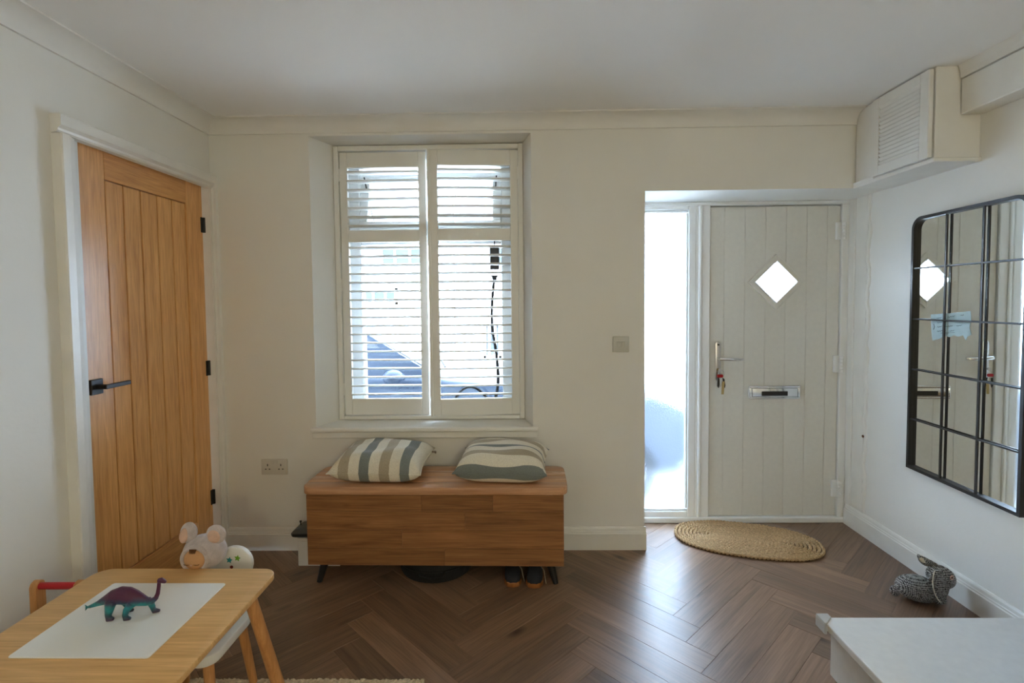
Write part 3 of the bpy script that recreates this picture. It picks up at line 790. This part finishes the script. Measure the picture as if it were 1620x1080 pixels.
for i in range(4):
    rr = .045 if i in (0, 3) else .001
    cn = (0, 0, 1, 1) if i == 0 else (1, 1, 0, 0) if i == 3 else (0, 0, 0, 0)
    part('lid_board', MB().prism(rrect(-.634, .634, ly[i]+.0003, ly[i+1]-.0003, rr, 6, cn), 'z', .4475, .485, .008 if i in (0, 3) else .003, 3), 'lid', bn, smooth=True, local=True)
for sx in (-1, 1):
    for sy in (-1, 1):
        part('leg', MB().tube([(sx*.548, sy*.105, .103), (sx*.576, sy*.118, 0)], [.021, .013], 12), 'black', bn, smooth=True, local=True)

# cushions
def cushion(label, loc, rz, a, b, t, mat, tiltx=0, lean=0):
    o = thing('cushion', label, 'cushion', loc, rz, 'striped cushions on the chest')
    N = 26; m = MB(); V = {}
    def pt(i, j, top):
        u, v = -1+2*i/N, -1+2*j/N
        x = a*u*(1-.075*(1-v*v)*abs(u)**3); y = b*v*(1-.075*(1-u*u)*abs(v)**3)
        e = max(0, (1-u**4)*(1-v**4))**.55
        wr = 1+.05*math.sin(5*u+3*v)+.04*math.sin(9*v-4*u)
        z = .055+(t-.055)*e*wr if top else .055-.0545*min(1, e*1.25)
        z += lean*(v+1)*.5
        return (x, y, z)
    for top in (1, 0):
        for i in range(N+1):
            for j in range(N+1):
                edge = i in (0, N) or j in (0, N)
                key = (i, j, 2 if edge else top)
                if key not in V: V[key] = m.bm.verts.new(pt(i, j, top))
        g = lambda i, j: V[(i, j, 2 if (i in (0, N) or j in (0, N)) else top)]
        for i in range(N):
            for j in range(N):
                q = [g(i, j), g(i+1, j), g(i+1, j+1), g(i, j+1)]
                m.bm.faces.new(q if top else q[::-1])
    part('cover', m, mat, o, smooth=True, local=True, angle=180)
    sm = MB(); ed_ = [pt(i, 0, 1) for i in range(N)]+[pt(N, j, 1) for j in range(N)]+[pt(i, N, 1) for i in range(N, 0, -1)]+[pt(0, j, 1) for j in range(N, 0, -1)]
    sm.tube(ed_, .0025, 6, True); part('seam', sm, mat, o, smooth=True, local=True)
    return o
c1 = cushion('cream cushion with grey and taupe stripes running front to back, nearer the oak door', (-.705, 2.575, .485), math.radians(-3), .23, .165, .135, 'cushion_a', lean=.035)
zp = MB(); zp.tube([(.228, .10, .09), (.24, .12, .085), (.237, .135, .075)], .005, 6); part('zip_end', zp, 'lace', c1, local=True)
cushion('cream cushion with grey and taupe stripes running sideways, nearer the entrance', (-.098, 2.565, .485), math.radians(-5), .225, .165, .14, 'cushion_b', lean=.03)

# things under and beside the chest
bag = thing('round_bag', 'flat round black bag pushed under the chest', 'bag', (-.445, 2.60, 0))
part('shell', MB().lathe([(.15, .001), (.178, .004), (.186, .02), (.188, .06), (.18, .088), (.15, .096)], (-.445, 2.60, 0), 36), 'black_soft', bag, smooth=True)
part('rim', MB().tube([(-.445+.189*math.cos(a), 2.60+.189*math.sin(a), .062) for a in [2*PI*i/36 for i in range(36)]], .004, 6, True), 'black', bag, smooth=True)
part('grab_handle', MB().tube([(-.50, 2.415, .06), (-.495, 2.402, .05), (-.44, 2.398, .038), (-.385, 2.402, .05), (-.38, 2.416, .06)], .006, 8), 'black_soft', bag, smooth=True)
def shoe(label, loc, rz):
    t = thing('shoe', label, 'shoe', loc, rz, 'shoes under the chest')
    out = [(.0, -.125), (.028, -.118), (.041, -.09), (.042, -.04), (.034, .02), (.033, .08), (.03, .115), (0, .13), (-.03, .115), (-.033, .08), (-.034, .02), (-.042, -.04), (-.041, -.09), (-.028, -.118)]
    part('sole', MB().prism(out, 'z', 0, .022, .003, 2), 'gum', t, smooth=True, local=True)
    R = []
    for y, w_, h_ in ((-.121, .014, .035), (-.108, .032, .052), (-.08, .039, .062), (-.04, .039, .074), (0, .034, .086), (.05, .031, .088), (.1, .029, .086), (.124, .016, .08)):
        R.append([Vector((w_*math.cos(PI*k/10), y, .02+(h_-.02)*math.sin(PI*k/10)**.7)) for k in range(11)]+[Vector((-w_*.6, y, .018)), Vector((w_*.6, y, .018))])
    u = MB(); u.rings(R); part('upper', u, 'shoe', t, smooth=True, local=True)
    l = MB()
    for q in range(3):
        y = -.03+q*.022; l.tube([(-.024, y, .070+q*.006), (0, y-.004, .080+q*.006), (.024, y, .070+q*.006)], .0028, 6)
    l.tube([(.022, -.03, .072), (.045, -.05, .05), (.05, -.065, .024), (.056, -.08, .004)], .002, 5)
    part('lace', l, 'lace', t, smooth=True, local=True)
    return t
s1 = shoe('navy shoe with gum sole under the chest, left one of the pair', (-.058, 2.515, 0), math.radians(4))
s2 = dup(s1, (.060, 2.505, 0), math.radians(-6), 'navy shoe with gum sole under the chest, right one beside the chest leg')
bx_ = thing('white_box', 'white cardboard box on the floor tucked behind the chest end', 'box', (-1.1, 2.65, 0))
part('carton', MB().box(-1.166, -1.043, 2.594, 2.722, .0005, .13, .002), 'cardboard', bx_)
part('lid', MB().box(-1.168, -1.0405, 2.592, 2.724, .131, .145, .002), 'cardboard', bx_)
part('flap', MB().box(-1.043, -.95, 2.594, 2.70, .0005, .005), 'cardboard', bx_)
rc = thing('remote_controller', 'dark grey handheld remote controller with sticks lying on the white box', 'controller', (-1.08, 2.65, .145))
b = MB(); b.prism([(-1.206, .166), (-1.203, .155), (-1.195, .147), (-1.18, .1455), (-1.06, .1455), (-1.045, .16), (-1.05, .19), (-1.08, .202), (-1.14, .2), (-1.17, .196), (-1.19, .184)], 'y', 2.60, 2.69, .006, 2); part('case', b, 'grey', rc, smooth=True)
part('base_shell', MB().box(-1.196, -1.06, 2.596, 2.602, .152, .166, .002), 'black', rc)
for xx in (-1.168, -1.085):
    b = MB(); b.cyl((xx, 2.64, .196), (xx, 2.64, .215), .003, n=8); b.cyl((xx, 2.64, .212), (xx, 2.64, .219), .006, n=8); part('stick', b, 'black', rc)
part('antenna', MB().box(-1.138, -1.045, 2.655, 2.675, .199, .232, .005, 2), 'black', rc)

# knitted rabbit
rb = thing('knitted_rabbit', 'grey knitted toy rabbit lying on the floor against the skirting', 'soft toy', (1.765, 2.30, 0))
def mrot(z=0, y=0, x=0): return Matrix.Rotation(z, 4, 'Z') @ Matrix.Rotation(y, 4, 'Y') @ Matrix.Rotation(x, 4, 'X')
part('body', MB().ball((1.764, 2.288, .056), (.088, .06, .056), 28, 18, mrot(-.25, .12)), 'knit', rb, smooth=True, angle=180)
part('tail', MB().ball((1.681, 2.312, .032), (.021, .02, .024), 16, 10), 'knit', rb, smooth=True, angle=180)
part('head', MB().ball((1.838, 2.256, .126), (.058, .043, .048), 24, 16, mrot(-.2, .45)), 'knit', rb, smooth=True, angle=180)
part('eye_ring', MB().tube([(1.850+.008*math.cos(2*PI*k/14), 2.2125+.003*math.cos(2*PI*k/14), .146+.008*math.sin(2*PI*k/14)) for k in range(14)], .0025, 6, True), 'pink', rb, smooth=True)
part('eye', MB().ball((1.850, 2.2125, .146), .004, 10, 8), 'black', rb, smooth=True)
def ear(base, tip, w_, th, nrm):
    b_, t_ = Vector(base), Vector(tip); ax = (t_-b_); l = ax.length; ax.normalize(); nv = Vector(nrm); nv = (nv-ax*nv.dot(ax)).normalized(); sd = ax.cross(nv)
    R = []; rim = [[], []]
    for i in range(11):
        f_ = i/10; ww = w_*(math.sin(PI*(.10+.86*f_))**.75); c = b_+ax*(l*f_)+nv*(.010*math.sin(PI*f_))
        R.append([c+sd*(ww*math.cos(2*PI*k/12))+nv*(th*math.sin(2*PI*k/12)) for k in range(12)])
        rim[0].append(c+sd*ww); rim[1].append(c-sd*ww)
    return R, rim
R, rim = ear((1.790, 2.214, .178), (1.800, 2.203, .046), .034, .006, (-.1, -1, .15))
e_ = MB(); e_.rings(R); er = part('ear', e_, 'knit', rb, smooth=True, angle=180)
e_ = MB(); e_.tube([p+Vector((0, -.003, 0)) for p in (rim[0] if rim[0][5].x < rim[1][5].x else rim[1])], .0024, 6); part('ear_edging', e_, 'cream', er, smooth=True)
R, rim = ear((1.832, 2.275, .165), (1.762, 2.290, .206), .026, .007, (.2, -.6, -.7))
e_ = MB(); e_.rings(R); er2 = part('ear', e_, 'knit', rb, smooth=True, angle=180)
part('ear_lining', MB().ball((1.776, 2.276, .190), (.020, .006, .011), 12, 8, mrot(0, .5)), 'cream', er2, smooth=True)
part('paw', MB().ball((1.838, 2.258, .022), (.026, .022, .02), 14, 10), 'knit', rb, smooth=True, angle=180)

# foot of the staircase
sc_ = thing('staircase', 'white painted bottom stair with a worn tread in the near corner', 'stairs', (1.5, 1.5, 0))
part('tread', MB().box(1.078, XR-.021, .55, 1.846, .172, .2, .005, 2), 'stair', sc_)
part('riser', MB().box(1.104, 1.125, .57, 1.826, 0, .172), 'stair', sc_, label='scuffed white riser')
part('riser', MB().box(1.125, 1.93, 1.805, 1.826, 0, .172), 'stair', sc_)
part('second_riser', MB().prism([(1.81, 1.80), (XR-.021, 1.80), (XR-.021, .55), (1.085, .55), (1.085, 1.10)], 'z', .2005, .378), 'stair', sc_)
part('second_tread', MB().prism([(1.81, 1.801), (XR-.021, 1.801), (XR-.021, .55), (1.085, .55), (1.085, 1.101)], 'z', .3785, .402, .004), 'stair', sc_)
cg = MB(); cg.prism([(1.066, 1.858), (1.066, 1.80), (1.075, 1.80), (1.110, 1.835), (1.110, 1.858)], 'z', .2005, .207, .002); cg.prism([(1.066, 1.858), (1.066, 1.80), (1.0755, 1.80), (1.0755, 1.8485), (1.110, 1.8485), (1.110, 1.858)], 'z', .165, .2005, .001)
single('corner_guard', cg, 'clearplastic', 'clear plastic safety guard on the corner of the bottom stair', 'corner guard')

# rug
TZ = .016
rg_ = thing('rug', 'cream deep pile rug under the play table', 'rug', (-.93, 1.2, 0))
part('backing', MB().box(-1.402, -.362, .5, 1.776, .0005, .006), 'rug', rg_)
pm = MB(); nx, ny = 150, 46; V = []
for j in range(ny+1):
    for i in range(nx+1):
        y = 1.35+(1.778-1.35)*j/ny; x = -1.404+1.043*i/nx
        V.append((x+random.uniform(-.003, .003), y+random.uniform(-.003, .003), .0125+random.uniform(-.0035, .0035)))
pm.poly(V, [(j*(nx+1)+i, j*(nx+1)+i+1, (j+1)*(nx+1)+i+1, (j+1)*(nx+1)+i) for j in range(ny) for i in range(nx)])
sk = [V[ny*(nx+1)+i] for i in range(nx+1)]; pm.poly(sk+[(a, b+.001, .001) for a, b, c in sk], [(i+1, i, nx+1+i, nx+2+i) for i in range(nx)])
sk = [V[j*(nx+1)+nx] for j in range(ny+1)]; pm.poly(sk+[(a+.001, b, .001) for a, b, c in sk], [(i, i+1, ny+2+i, ny+1+i) for i in range(ny)])
pm.box(-1.402, -.363, .5, 1.35, .006, .0125)
po = part('pile', pm, 'rug', rg_); po['kind'] = 'stuff'

# play table
tb = thing('play_table', 'low beech play table with a white drawing board set in its top', 'table', (-1.11, 1.39, TZ))
TT = .48
part('tabletop', MB().prism(rrect(-1.41, -.81, 1.118, 1.662, .05, 8), 'z', TT-.019, TT, .004, 2), 'beech', tb, smooth=True)
part('drawing_board', MB().prism(rrect(-1.290, -.932, 1.224, 1.564, .008, 4), 'z', TT+.0002, TT+.004, .001), 'board', tb, label='white drawing board')
for sx in (-1, 1):
    for sy in (-1, 1):
        cxx, cyy = -1.11, 1.39
        part('leg', MB().tube([(cxx+sx*.222, cyy+sy*.205, TT-.02), (cxx+sx*.268, cyy+sy*.318 if sy > 0 else cyy-.30, TZ)], [.019, .0205], 16), 'beech_leg', tb, smooth=True)
# chair
ch = thing('toddler_chair', 'white toddler chair with star prints tucked in at the far side of the play table', 'chair', (-1.085, 1.64, TZ), 0, 'toddler chairs at the play table')
part('seat', MB().prism(rrect(-.135, .135, -.13, .125, .05, 8), 'z', .232, .262, .007, 3), 'plastic', ch, smooth=True, local=True)
part('seat_rim', MB().prism(rrect(-.125, .125, -.12, .115, .045, 8), 'z', .222, .233, .002), 'plastic', ch, smooth=True, local=True)
bk = []
for cx, a0, a1 in ((.062, -60, 125), (-.062, 55, 240)):
    for i in range(15):
        a = math.radians(a0+(a1-a0)*i/14); bk.append((cx+.062*math.cos(a), .422+.062*math.sin(a)))
bk += [(-.08, .262), (.08, .262)]
dip = []
for p in bk: dip.append((p[0], p[1]))
bo = part('backrest', MB().prism(dip, 'y', .128, .148, .005, 2), 'plastic', ch, smooth=True, local=True)
def star(cx, cz, r): return [(cx+(r if k % 2 == 0 else r*.5)*math.sin(PI*k/5+.2), cz+(r if k % 2 == 0 else r*.5)*math.cos(PI*k/5+.2)) for k in range(10)]
part('star_print', MB().prism(star(.045, .437, .012), 'y', .1272, .1285), 'teal', bo, local=True, label='teal star print')
part('star_print', MB().prism(star(.074, .444, .012), 'y', .1272, .1285), 'green', bo, local=True, label='green star print')
part('dot_print', MB().prism([(.052+.006*math.cos(2*PI*k/10), .412+.006*math.sin(2*PI*k/10)) for k in range(10)], 'y', .1272, .1285), 'maroon', bo, local=True, label='maroon dot print')
for sx in (-1, 1):
    for sy in (-1, 1):
        part('leg', MB().tube([(sx*.098, sy*.095, .224), (sx*.122, sy*.118, 0)], [.0165, .0135], 14), 'beech_leg', ch, smooth=True, local=True)
ch2 = dup(ch, (-1.11, 1.235, TZ), PI, 'white toddler chair at the near side of the play table, only its backrest in view')
# doll
dl = thing('plush_doll', 'lilac plush doll with round mouse ears sitting behind the play table', 'soft toy', (-1.10, 1.705, TZ+.262))
part('body', MB().ball((-1.10, 1.712, .355), (.058, .045, .085), 20, 14), 'plush', dl, smooth=True, angle=180)
hx, hy, hz = -1.092, 1.703, .512
part('hood', MB().ball((hx, hy+.012, hz), (.071, .055, .058), 28, 18), 'plush', dl, smooth=True, angle=180)
fc = part('face', MB().ball((hx-.006, hy-.026, hz-.006), (.039, .030, .036), 24, 16), 'skin', dl, smooth=True, angle=180, label='pale cloth face with closed eyes')
part('hood_rim', MB().tube([(hx-.006+.042*math.cos(2*PI*k/28), hy-.034, hz-.005+.040*math.sin(2*PI*k/28)) for k in range(28)], .008, 8, True), 'plush', dl, smooth=True)
for sx in (-1, 1):
    e_ = MB(); e_.tube([(hx-.006+sx*.016+.0075*math.cos(a)*1.3, hy-.0535, hz-.013+.003*math.sin(a)) for a in [PI+PI*k/6 for k in range(7)]], .0011, 5); part('closed_eye', e_, 'hair', fc)
part('nose', MB().ball((hx-.006, hy-.055, hz-.016), (.0035, .003, .003), 10, 6), 'pink', fc, smooth=True)
hr = MB()
for k in range(6): hr.tube([(hx-.016+k*.004, hy-.043, hz+.032), (hx-.014+k*.0035, hy-.0475, hz+.026), (hx-.013+k*.003+.002*(k % 2), hy-.0505, hz+.020)], [.0022, .0018, .0006], 6)
part('fringe', hr, 'hair', fc, smooth=True)
part('ear', MB().ball((hx-.046, hy, hz+.070), (.029, .014, .037), 18, 12, mrot(0, .25)), 'plush', dl, smooth=True, angle=180)
part('ear', MB().ball((hx+.048, hy, hz+.064), (.034, .014, .033), 18, 12), 'plush', dl, smooth=True, angle=180)
part('ear_lining', MB().ball((hx-.056, hy-.010, hz+.064), (.016, .008, .027), 14, 10, mrot(0, .25)), 'pink', dl, smooth=True, angle=180)
part('ear_lining', MB().ball((hx+.046, hy-.009, hz+.061), (.023, .008, .023), 14, 10), 'pink', dl, smooth=True, angle=180)
for sx in (-1, 1): part('arm', MB().tube([(hx+sx*.045, 1.70, .42), (hx+sx*.068, 1.68, .38), (hx+sx*.06, 1.665, .345)], [.018, .016, .014], 10), 'plush', dl, smooth=True)
for sx in (-1, 1): part('foot', MB().ball((hx+sx*.035, 1.668, .302), (.022, .034, .022), 12, 8), 'plush', dl, smooth=True)

# dinosaur (one continuous moulded body)
dn = thing('toy_dinosaur', 'purple and teal long-necked toy dinosaur on the white drawing board', 'toy dinosaur', (-1.11, 1.395, TT+.004))
d = MB()
path = [(-.129, .004, .020, .002), (-.115, .003, .024, .0045), (-.09, .002, .034, .0075), (-.066, .001, .045, .013), (-.044, 0, .054, .020), (-.022, 0, .0585, .0245), (-.002, 0, .057, .0245), (.018, 0, .051, .0215), (.036, 0, .045, .0165), (.052, 0, .041, .012), (.066, 0, .042, .0088), (.077, 0, .051, .0068), (.083, 0, .064, .0058), (.086, 0, .080, .0052), (.088, 0, .094, .005), (.0905, 0, .101, .0062)]
d.tube([(x, y, z) for x, y, z, r in path], [r for *_, r in path], 14, squash=.82)
d.tube([(.086, 0, .101), (.094, 0, .1025), (.102, 0, .099), (.108, 0, .096)], [.006, .0075, .006, .003], 12)
d.tube([(-.124, .004, .022), (-.132, .006, .028)], [.003, .0008], 8); d.tube([(-.124, .003, .021), (-.128, .002, .012)], [.003, .001], 8)
def dleg(pts): d.tube([p[:3] for p in pts], [p[3] for p in pts], 10)
dleg([(-.040, -.014, .048, .015), (-.040, -.020, .030, .0115), (-.043, -.021, .014, .0085), (-.042, -.021, .004, .009), (-.028, -.022, .0045, .0045)])
dleg([(-.026, .014, .046, .014), (-.024, .019, .028, .011), (-.018, .02, .014, .008), (-.016, .02, .004, .008), (-.004, .02, .004, .004)])
dleg([(.018, -.012, .042, .012), (.006, -.018, .027, .009), (.002, -.019, .013, .0072), (.004, -.019, .004, .008), (.018, -.02, .0042, .0042)])
dleg([(.044, .010, .040, .0105), (.052, .015, .026, .0085), (.056, .016, .013, .007), (.059, .016, .0045, .0075), (.075, .016, .0052, .004)])
dob = part('body', d, 'dino', dn, local=True)
rm = dob.modifiers.new('fuse', 'REMESH'); rm.mode = 'VOXEL'; rm.voxel_size = .0016; rm.use_smooth_shade = True
sm_ = dob.modifiers.new('soften', 'SMOOTH'); sm_.factor = .5; sm_.iterations = 3
for sy in (-1, 1): part('eye', MB().ball((.097, sy*.0052, .1035), .0013, 8, 6), 'black', dn, local=True)

# push-along walker
wk = thing('push_walker', 'wooden toy walker with a red handle bar beside the play table', 'toy walker', (-1.505, 1.62, 0))
for x in (-1.576, -1.434):
    u = MB(); u.prism([(1.585, .03), (1.625, .03), (1.625, .452), (1.62, .465), (1.605, .472), (1.59, .465), (1.585, .452)], 'x', x-.011, x+.011, .003); part('upright', u, 'beech_leg', wk)
part('handle_bar', MB().cyl((-1.566, 1.605, .452), (-1.444, 1.605, .452), .011), 'red', wk, smooth=True, label='red painted handle bar')
u = MB(); u.cyl((-1.424, 1.605, .452), (-1.4215, 1.605, .452), .006, n=10); part('bolt', u, 'black', wk)
part('tray', MB().box(-1.565, -1.445, 1.59, 1.85, .06, .12, .004), 'beech_leg', wk)
for x in (-1.59, -1.42):
    for y in (1.62, 1.82): part('wheel', MB().cyl((x-.012, y, .038), (x+.012, y, .038), .037, n=20), 'red', wk, smooth=True)

# cable hanging behind the right shutter
cbl = thing('charging_cable', 'black plug-in unit with its cable hanging behind the right shutter', 'cable', (-.155, 3.045, .7))
part('unit', MB().box(-.182, -.126, 3.03, 3.062, 1.545, 1.682, .006, 2), 'black', cbl)
c_ = MB(); c_.box(-.178, -.134, 3.04, 3.052, 1.503, 1.512); c_.cyl((-.156, 3.046, 1.512), (-.156, 3.046, 1.47), .018, .009, 10); part('plug', c_, 'black', cbl)
part('hook', MB().tube([(-.154, 3.046, 1.68), (-.154, 3.046, 1.70), (-.154, 3.06, 1.735), (-.154, 3.09, 1.74)], .003, 6), 'black', cbl)
pts = [(-.156, 1.495), (-.166, 1.42), (-.174, 1.30), (-.172, 1.20), (-.157, 1.10), (-.146, 1.0), (-.141, .90), (-.150, .82), (-.168, .76), (-.20, .732), (-.24, .73), (-.30, .73), (-.36, .738), (-.40, .765), (-.385, .80), (-.352, .836), (-.312, .852), (-.27, .842), (-.228, .808), (-.195, .765), (-.18, .735), (-.16, .72)]
sm2 = []
for i in range(len(pts)-1):
    p0, p1, p2, p3 = pts[max(i-1, 0)], pts[i], pts[i+1], pts[min(i+2, len(pts)-1)]
    for q in range(4):
        t = q/4; f_ = lambda a, b, c, e: .5*((2*b)+(-a+c)*t+(2*a-5*b+4*c-e)*t*t+(-a+3*b-3*c+e)*t**3)
        sm2.append((f_(p0[0], p1[0], p2[0], p3[0]), 3.046, f_(p0[1], p1[1], p2[1], p3[1])))
part('cord', MB().tube(sm2, .0085, 8), 'black', cbl, smooth=True)

# unseen lamp, added behind the camera to warm the back wall
LP = (.55, -1.62, 1.5)
lm = thing('added_floor_lamp', 'added floor lamp with a bare bulb, unseen behind the camera', 'lamp', (LP[0], LP[1], 0))
part('base', MB().lathe([(.13, .0), (.13, .012), (.03, .02), (.012, .03)], (LP[0], LP[1], 0), 28), 'black', lm, smooth=True)
part('pole', MB().cyl((LP[0], LP[1], .02), (LP[0], LP[1], LP[2]-.14), .010, n=12), 'black', lm, smooth=True)
part('lamp_holder', MB().cyl((LP[0], LP[1], LP[2]-.145), (LP[0], LP[1], LP[2]-.075), .016, .022, 14), 'black', lm, smooth=True)
bl = bpy.data.lights.new('added_lamp_bulb', 'POINT'); bl.energy = LAMP_W; bl.color = (1.0, .90, .60); bl.shadow_soft_size = .06
bo_ = bpy.data.objects.new('added_lamp_bulb', bl); COL.objects.link(bo_); bo_.location = (0, 0, LP[2]); bo_.parent = lm

# ================================================================== STREET OUTSIDE
GZ = -.22
single('pavement', MB().box(-14, 14, YO+.002, 3.62, GZ-.2, GZ+.1), 'paving', 'pale paved footway outside the front wall', 'pavement', kind='structure')
single('road', MB().box(-14, 14, 3.62, 8.2, GZ-.2, GZ), 'tarmac', 'grey road outside the window', 'road', kind='structure')
single('far_pavement', MB().box(-14, 14, 8.2, 9.2, GZ-.2, GZ+.1), 'paving', 'pale paved footway on the far side of the street', 'pavement', kind='structure')
def house(label, x0, x1, mat, hgt, wins, door):
    t = thing('terraced_house', label, 'house', ((x0+x1)/2, 9.6, GZ), group='houses across the street')
    part('front_wall', MB().box(x0, x1, 9.2, 11.5, GZ+.1, hgt), mat, t)
    part('roof', MB().prism([(9.0, hgt), (10.35, hgt+.75), (11.7, hgt)], 'x', x0, x1), 'slate', t)
    for (a, b, c, d) in wins:
        f = MB(); fw = .05
        f.box(a, b, 9.16, 9.21, c, c+fw); f.box(a, b, 9.16, 9.21, d-fw, d); f.box(a, a+fw, 9.16, 9.21, c, d); f.box(b-fw, b, 9.16, 9.21, c, d)
        for q in (1, 2): xx = a+(b-a)*q/3; f.box(xx-.02, xx+.02, 9.165, 9.21, c, d)
        f.box(a-.05, b+.05, 9.12, 9.21, c-.06, c)
        wo = part('window', f, 'upvc', t)
        part('pane', MB().box(a+fw, b-fw, 9.185, 9.199, c+fw, d-fw), 'housewin', wo)
    if door:
        a, b = door
        do = part('front_door', MB().box(a, b, 9.17, 9.21, GZ+.1, .93), 'upvc', t)
        fl_ = [((a+b)/2+(b-a)/2*math.cos(PI*k/12), .95+(b-a)*.55*math.sin(PI*k/12)) for k in range(13)]
        part('fanlight', MB().prism(fl_, 'y', 9.175, 9.205), 'housewin', do)
        fb = MB()
        for k in (3, 6, 9): fb.tube([((a+b)/2, 9.17, .95), ((a+b)/2+(b-a)/2*math.cos(PI*k/12), 9.17, .95+(b-a)*.55*math.sin(PI*k/12))], .018, 6)
        part('glazing_bar', fb, 'upvc', do)
    return t
house('white rendered terraced house with a fanlight door across the street', -3.3, -1.2, 'render', 3.0, [(-2.85, -2.2, 1.32, 1.62), (-2.5, -1.7, 2.0, 2.8)], (-2.64, -2.33))
house('pale rendered terraced house with a low window across the street', -1.18, .4, 'render', 3.0, [(-.68, -.36, .35, .98), (-.6, .3, 2.0, 2.8)], None)
# parked car
car = thing('parked_car', 'blue-grey hatchback parked right outside the window', 'car', (-1.6, 4.7, GZ))
CY0, CY1 = 3.86, 5.5
side = [(1.32, .16), (1.36, .36), (1.26, .54), (1.0, .64), (-.55, .76), (-.62, .78), (-3.25, .82), (-3.42, .6), (-3.44, .2), (-3.35, .02), (1.2, .02)]
b = MB(); b.prism(side, 'y', CY0, CY1, .06, 3); part('body', b, 'carpaint', car, smooth=True)
cab = MB()
lo_, hi_ = [(-.62, .77), (-3.30, .80)], [(-1.42, 1.22), (-2.95, 1.20)]
ri = .14
R = []
def cabring(z, xa, xb, iny): return [Vector((xa, CY0+iny, z)), Vector((xb, CY0+iny, z)), Vector((xb, CY1-iny, z)), Vector((xa, CY1-iny, z))]
cab.rings([cabring(.765, -.60, -3.32, .03), cabring(1.15, -1.26, -3.05, .13), cabring(1.23, -1.5, -2.9, .2)])
part('roof_shell', cab, 'carpaint', car)
gl_ = MB()
def slab(q, off):
    q = [Vector(v) for v in q]; n_ = (q[1]-q[0]).cross(q[2]-q[0]).normalized()*off
    gl_.poly([*q, *[v+n_ for v in q]], ((0, 1, 2, 3), (7, 6, 5, 4), (0, 4, 5, 1), (1, 5, 6, 2), (2, 6, 7, 3), (3, 7, 4, 0)))
slab([(-1.62, CY0+.112, 1.09), (-1.20, CY0+.112, 1.09), (-.86, CY0+.052, .83), (-1.62, CY0+.052, .83)], .008)
slab([(-2.7, CY0+.112, 1.09), (-1.70, CY0+.112, 1.09), (-1.70, CY0+.052, .83), (-2.8, CY0+.052, .83)], .008)
part('side_glass', gl_, 'carglass', car)
gl_ = MB(); slab([(-.66, CY0+.1, .81), (-1.22, CY0+.17, 1.13), (-1.22, CY1-.17, 1.13), (-.66, CY1-.1, .81)], .008); part('windscreen', gl_, 'carglass', car)
wm = MB(); wm.tube([(-.90, CY0-.02, .80), (-.92, CY0-.09, .80)], .03, 8); wm.ball((-.935, CY0-.15, .815), (.075, .085, .055), 18, 12); part('wing_mirror', wm, 'carpaint', car, smooth=True)
sil = MB(); sil.box(-1.4, -.86, CY0-.004, CY0+.002, .735, .745); part('door_trim', sil, 'rubber', car)
for x in (.72, -2.55):
    for y in (CY0+.10, CY1-.10):
        wh = part('wheel', MB().cyl((x, y-.1, .07), (x, y+.1, .07), .285, n=28), 'rubber', car, smooth=True)
        part('hub', MB().cyl((x, y-.108, .07), (x, y+.108, .07), .18, n=20), 'steel', wh, smooth=True)
wp = MB(); wp.tube([(-.62, CY0+.3, .83), (-.78, CY0+.75, .93)], .008, 6); part('wiper', wp, 'rubber', car)
part('number_plate', MB().box(1.355, 1.367, 4.45, 4.95, .3, .41), 'yellow', car)
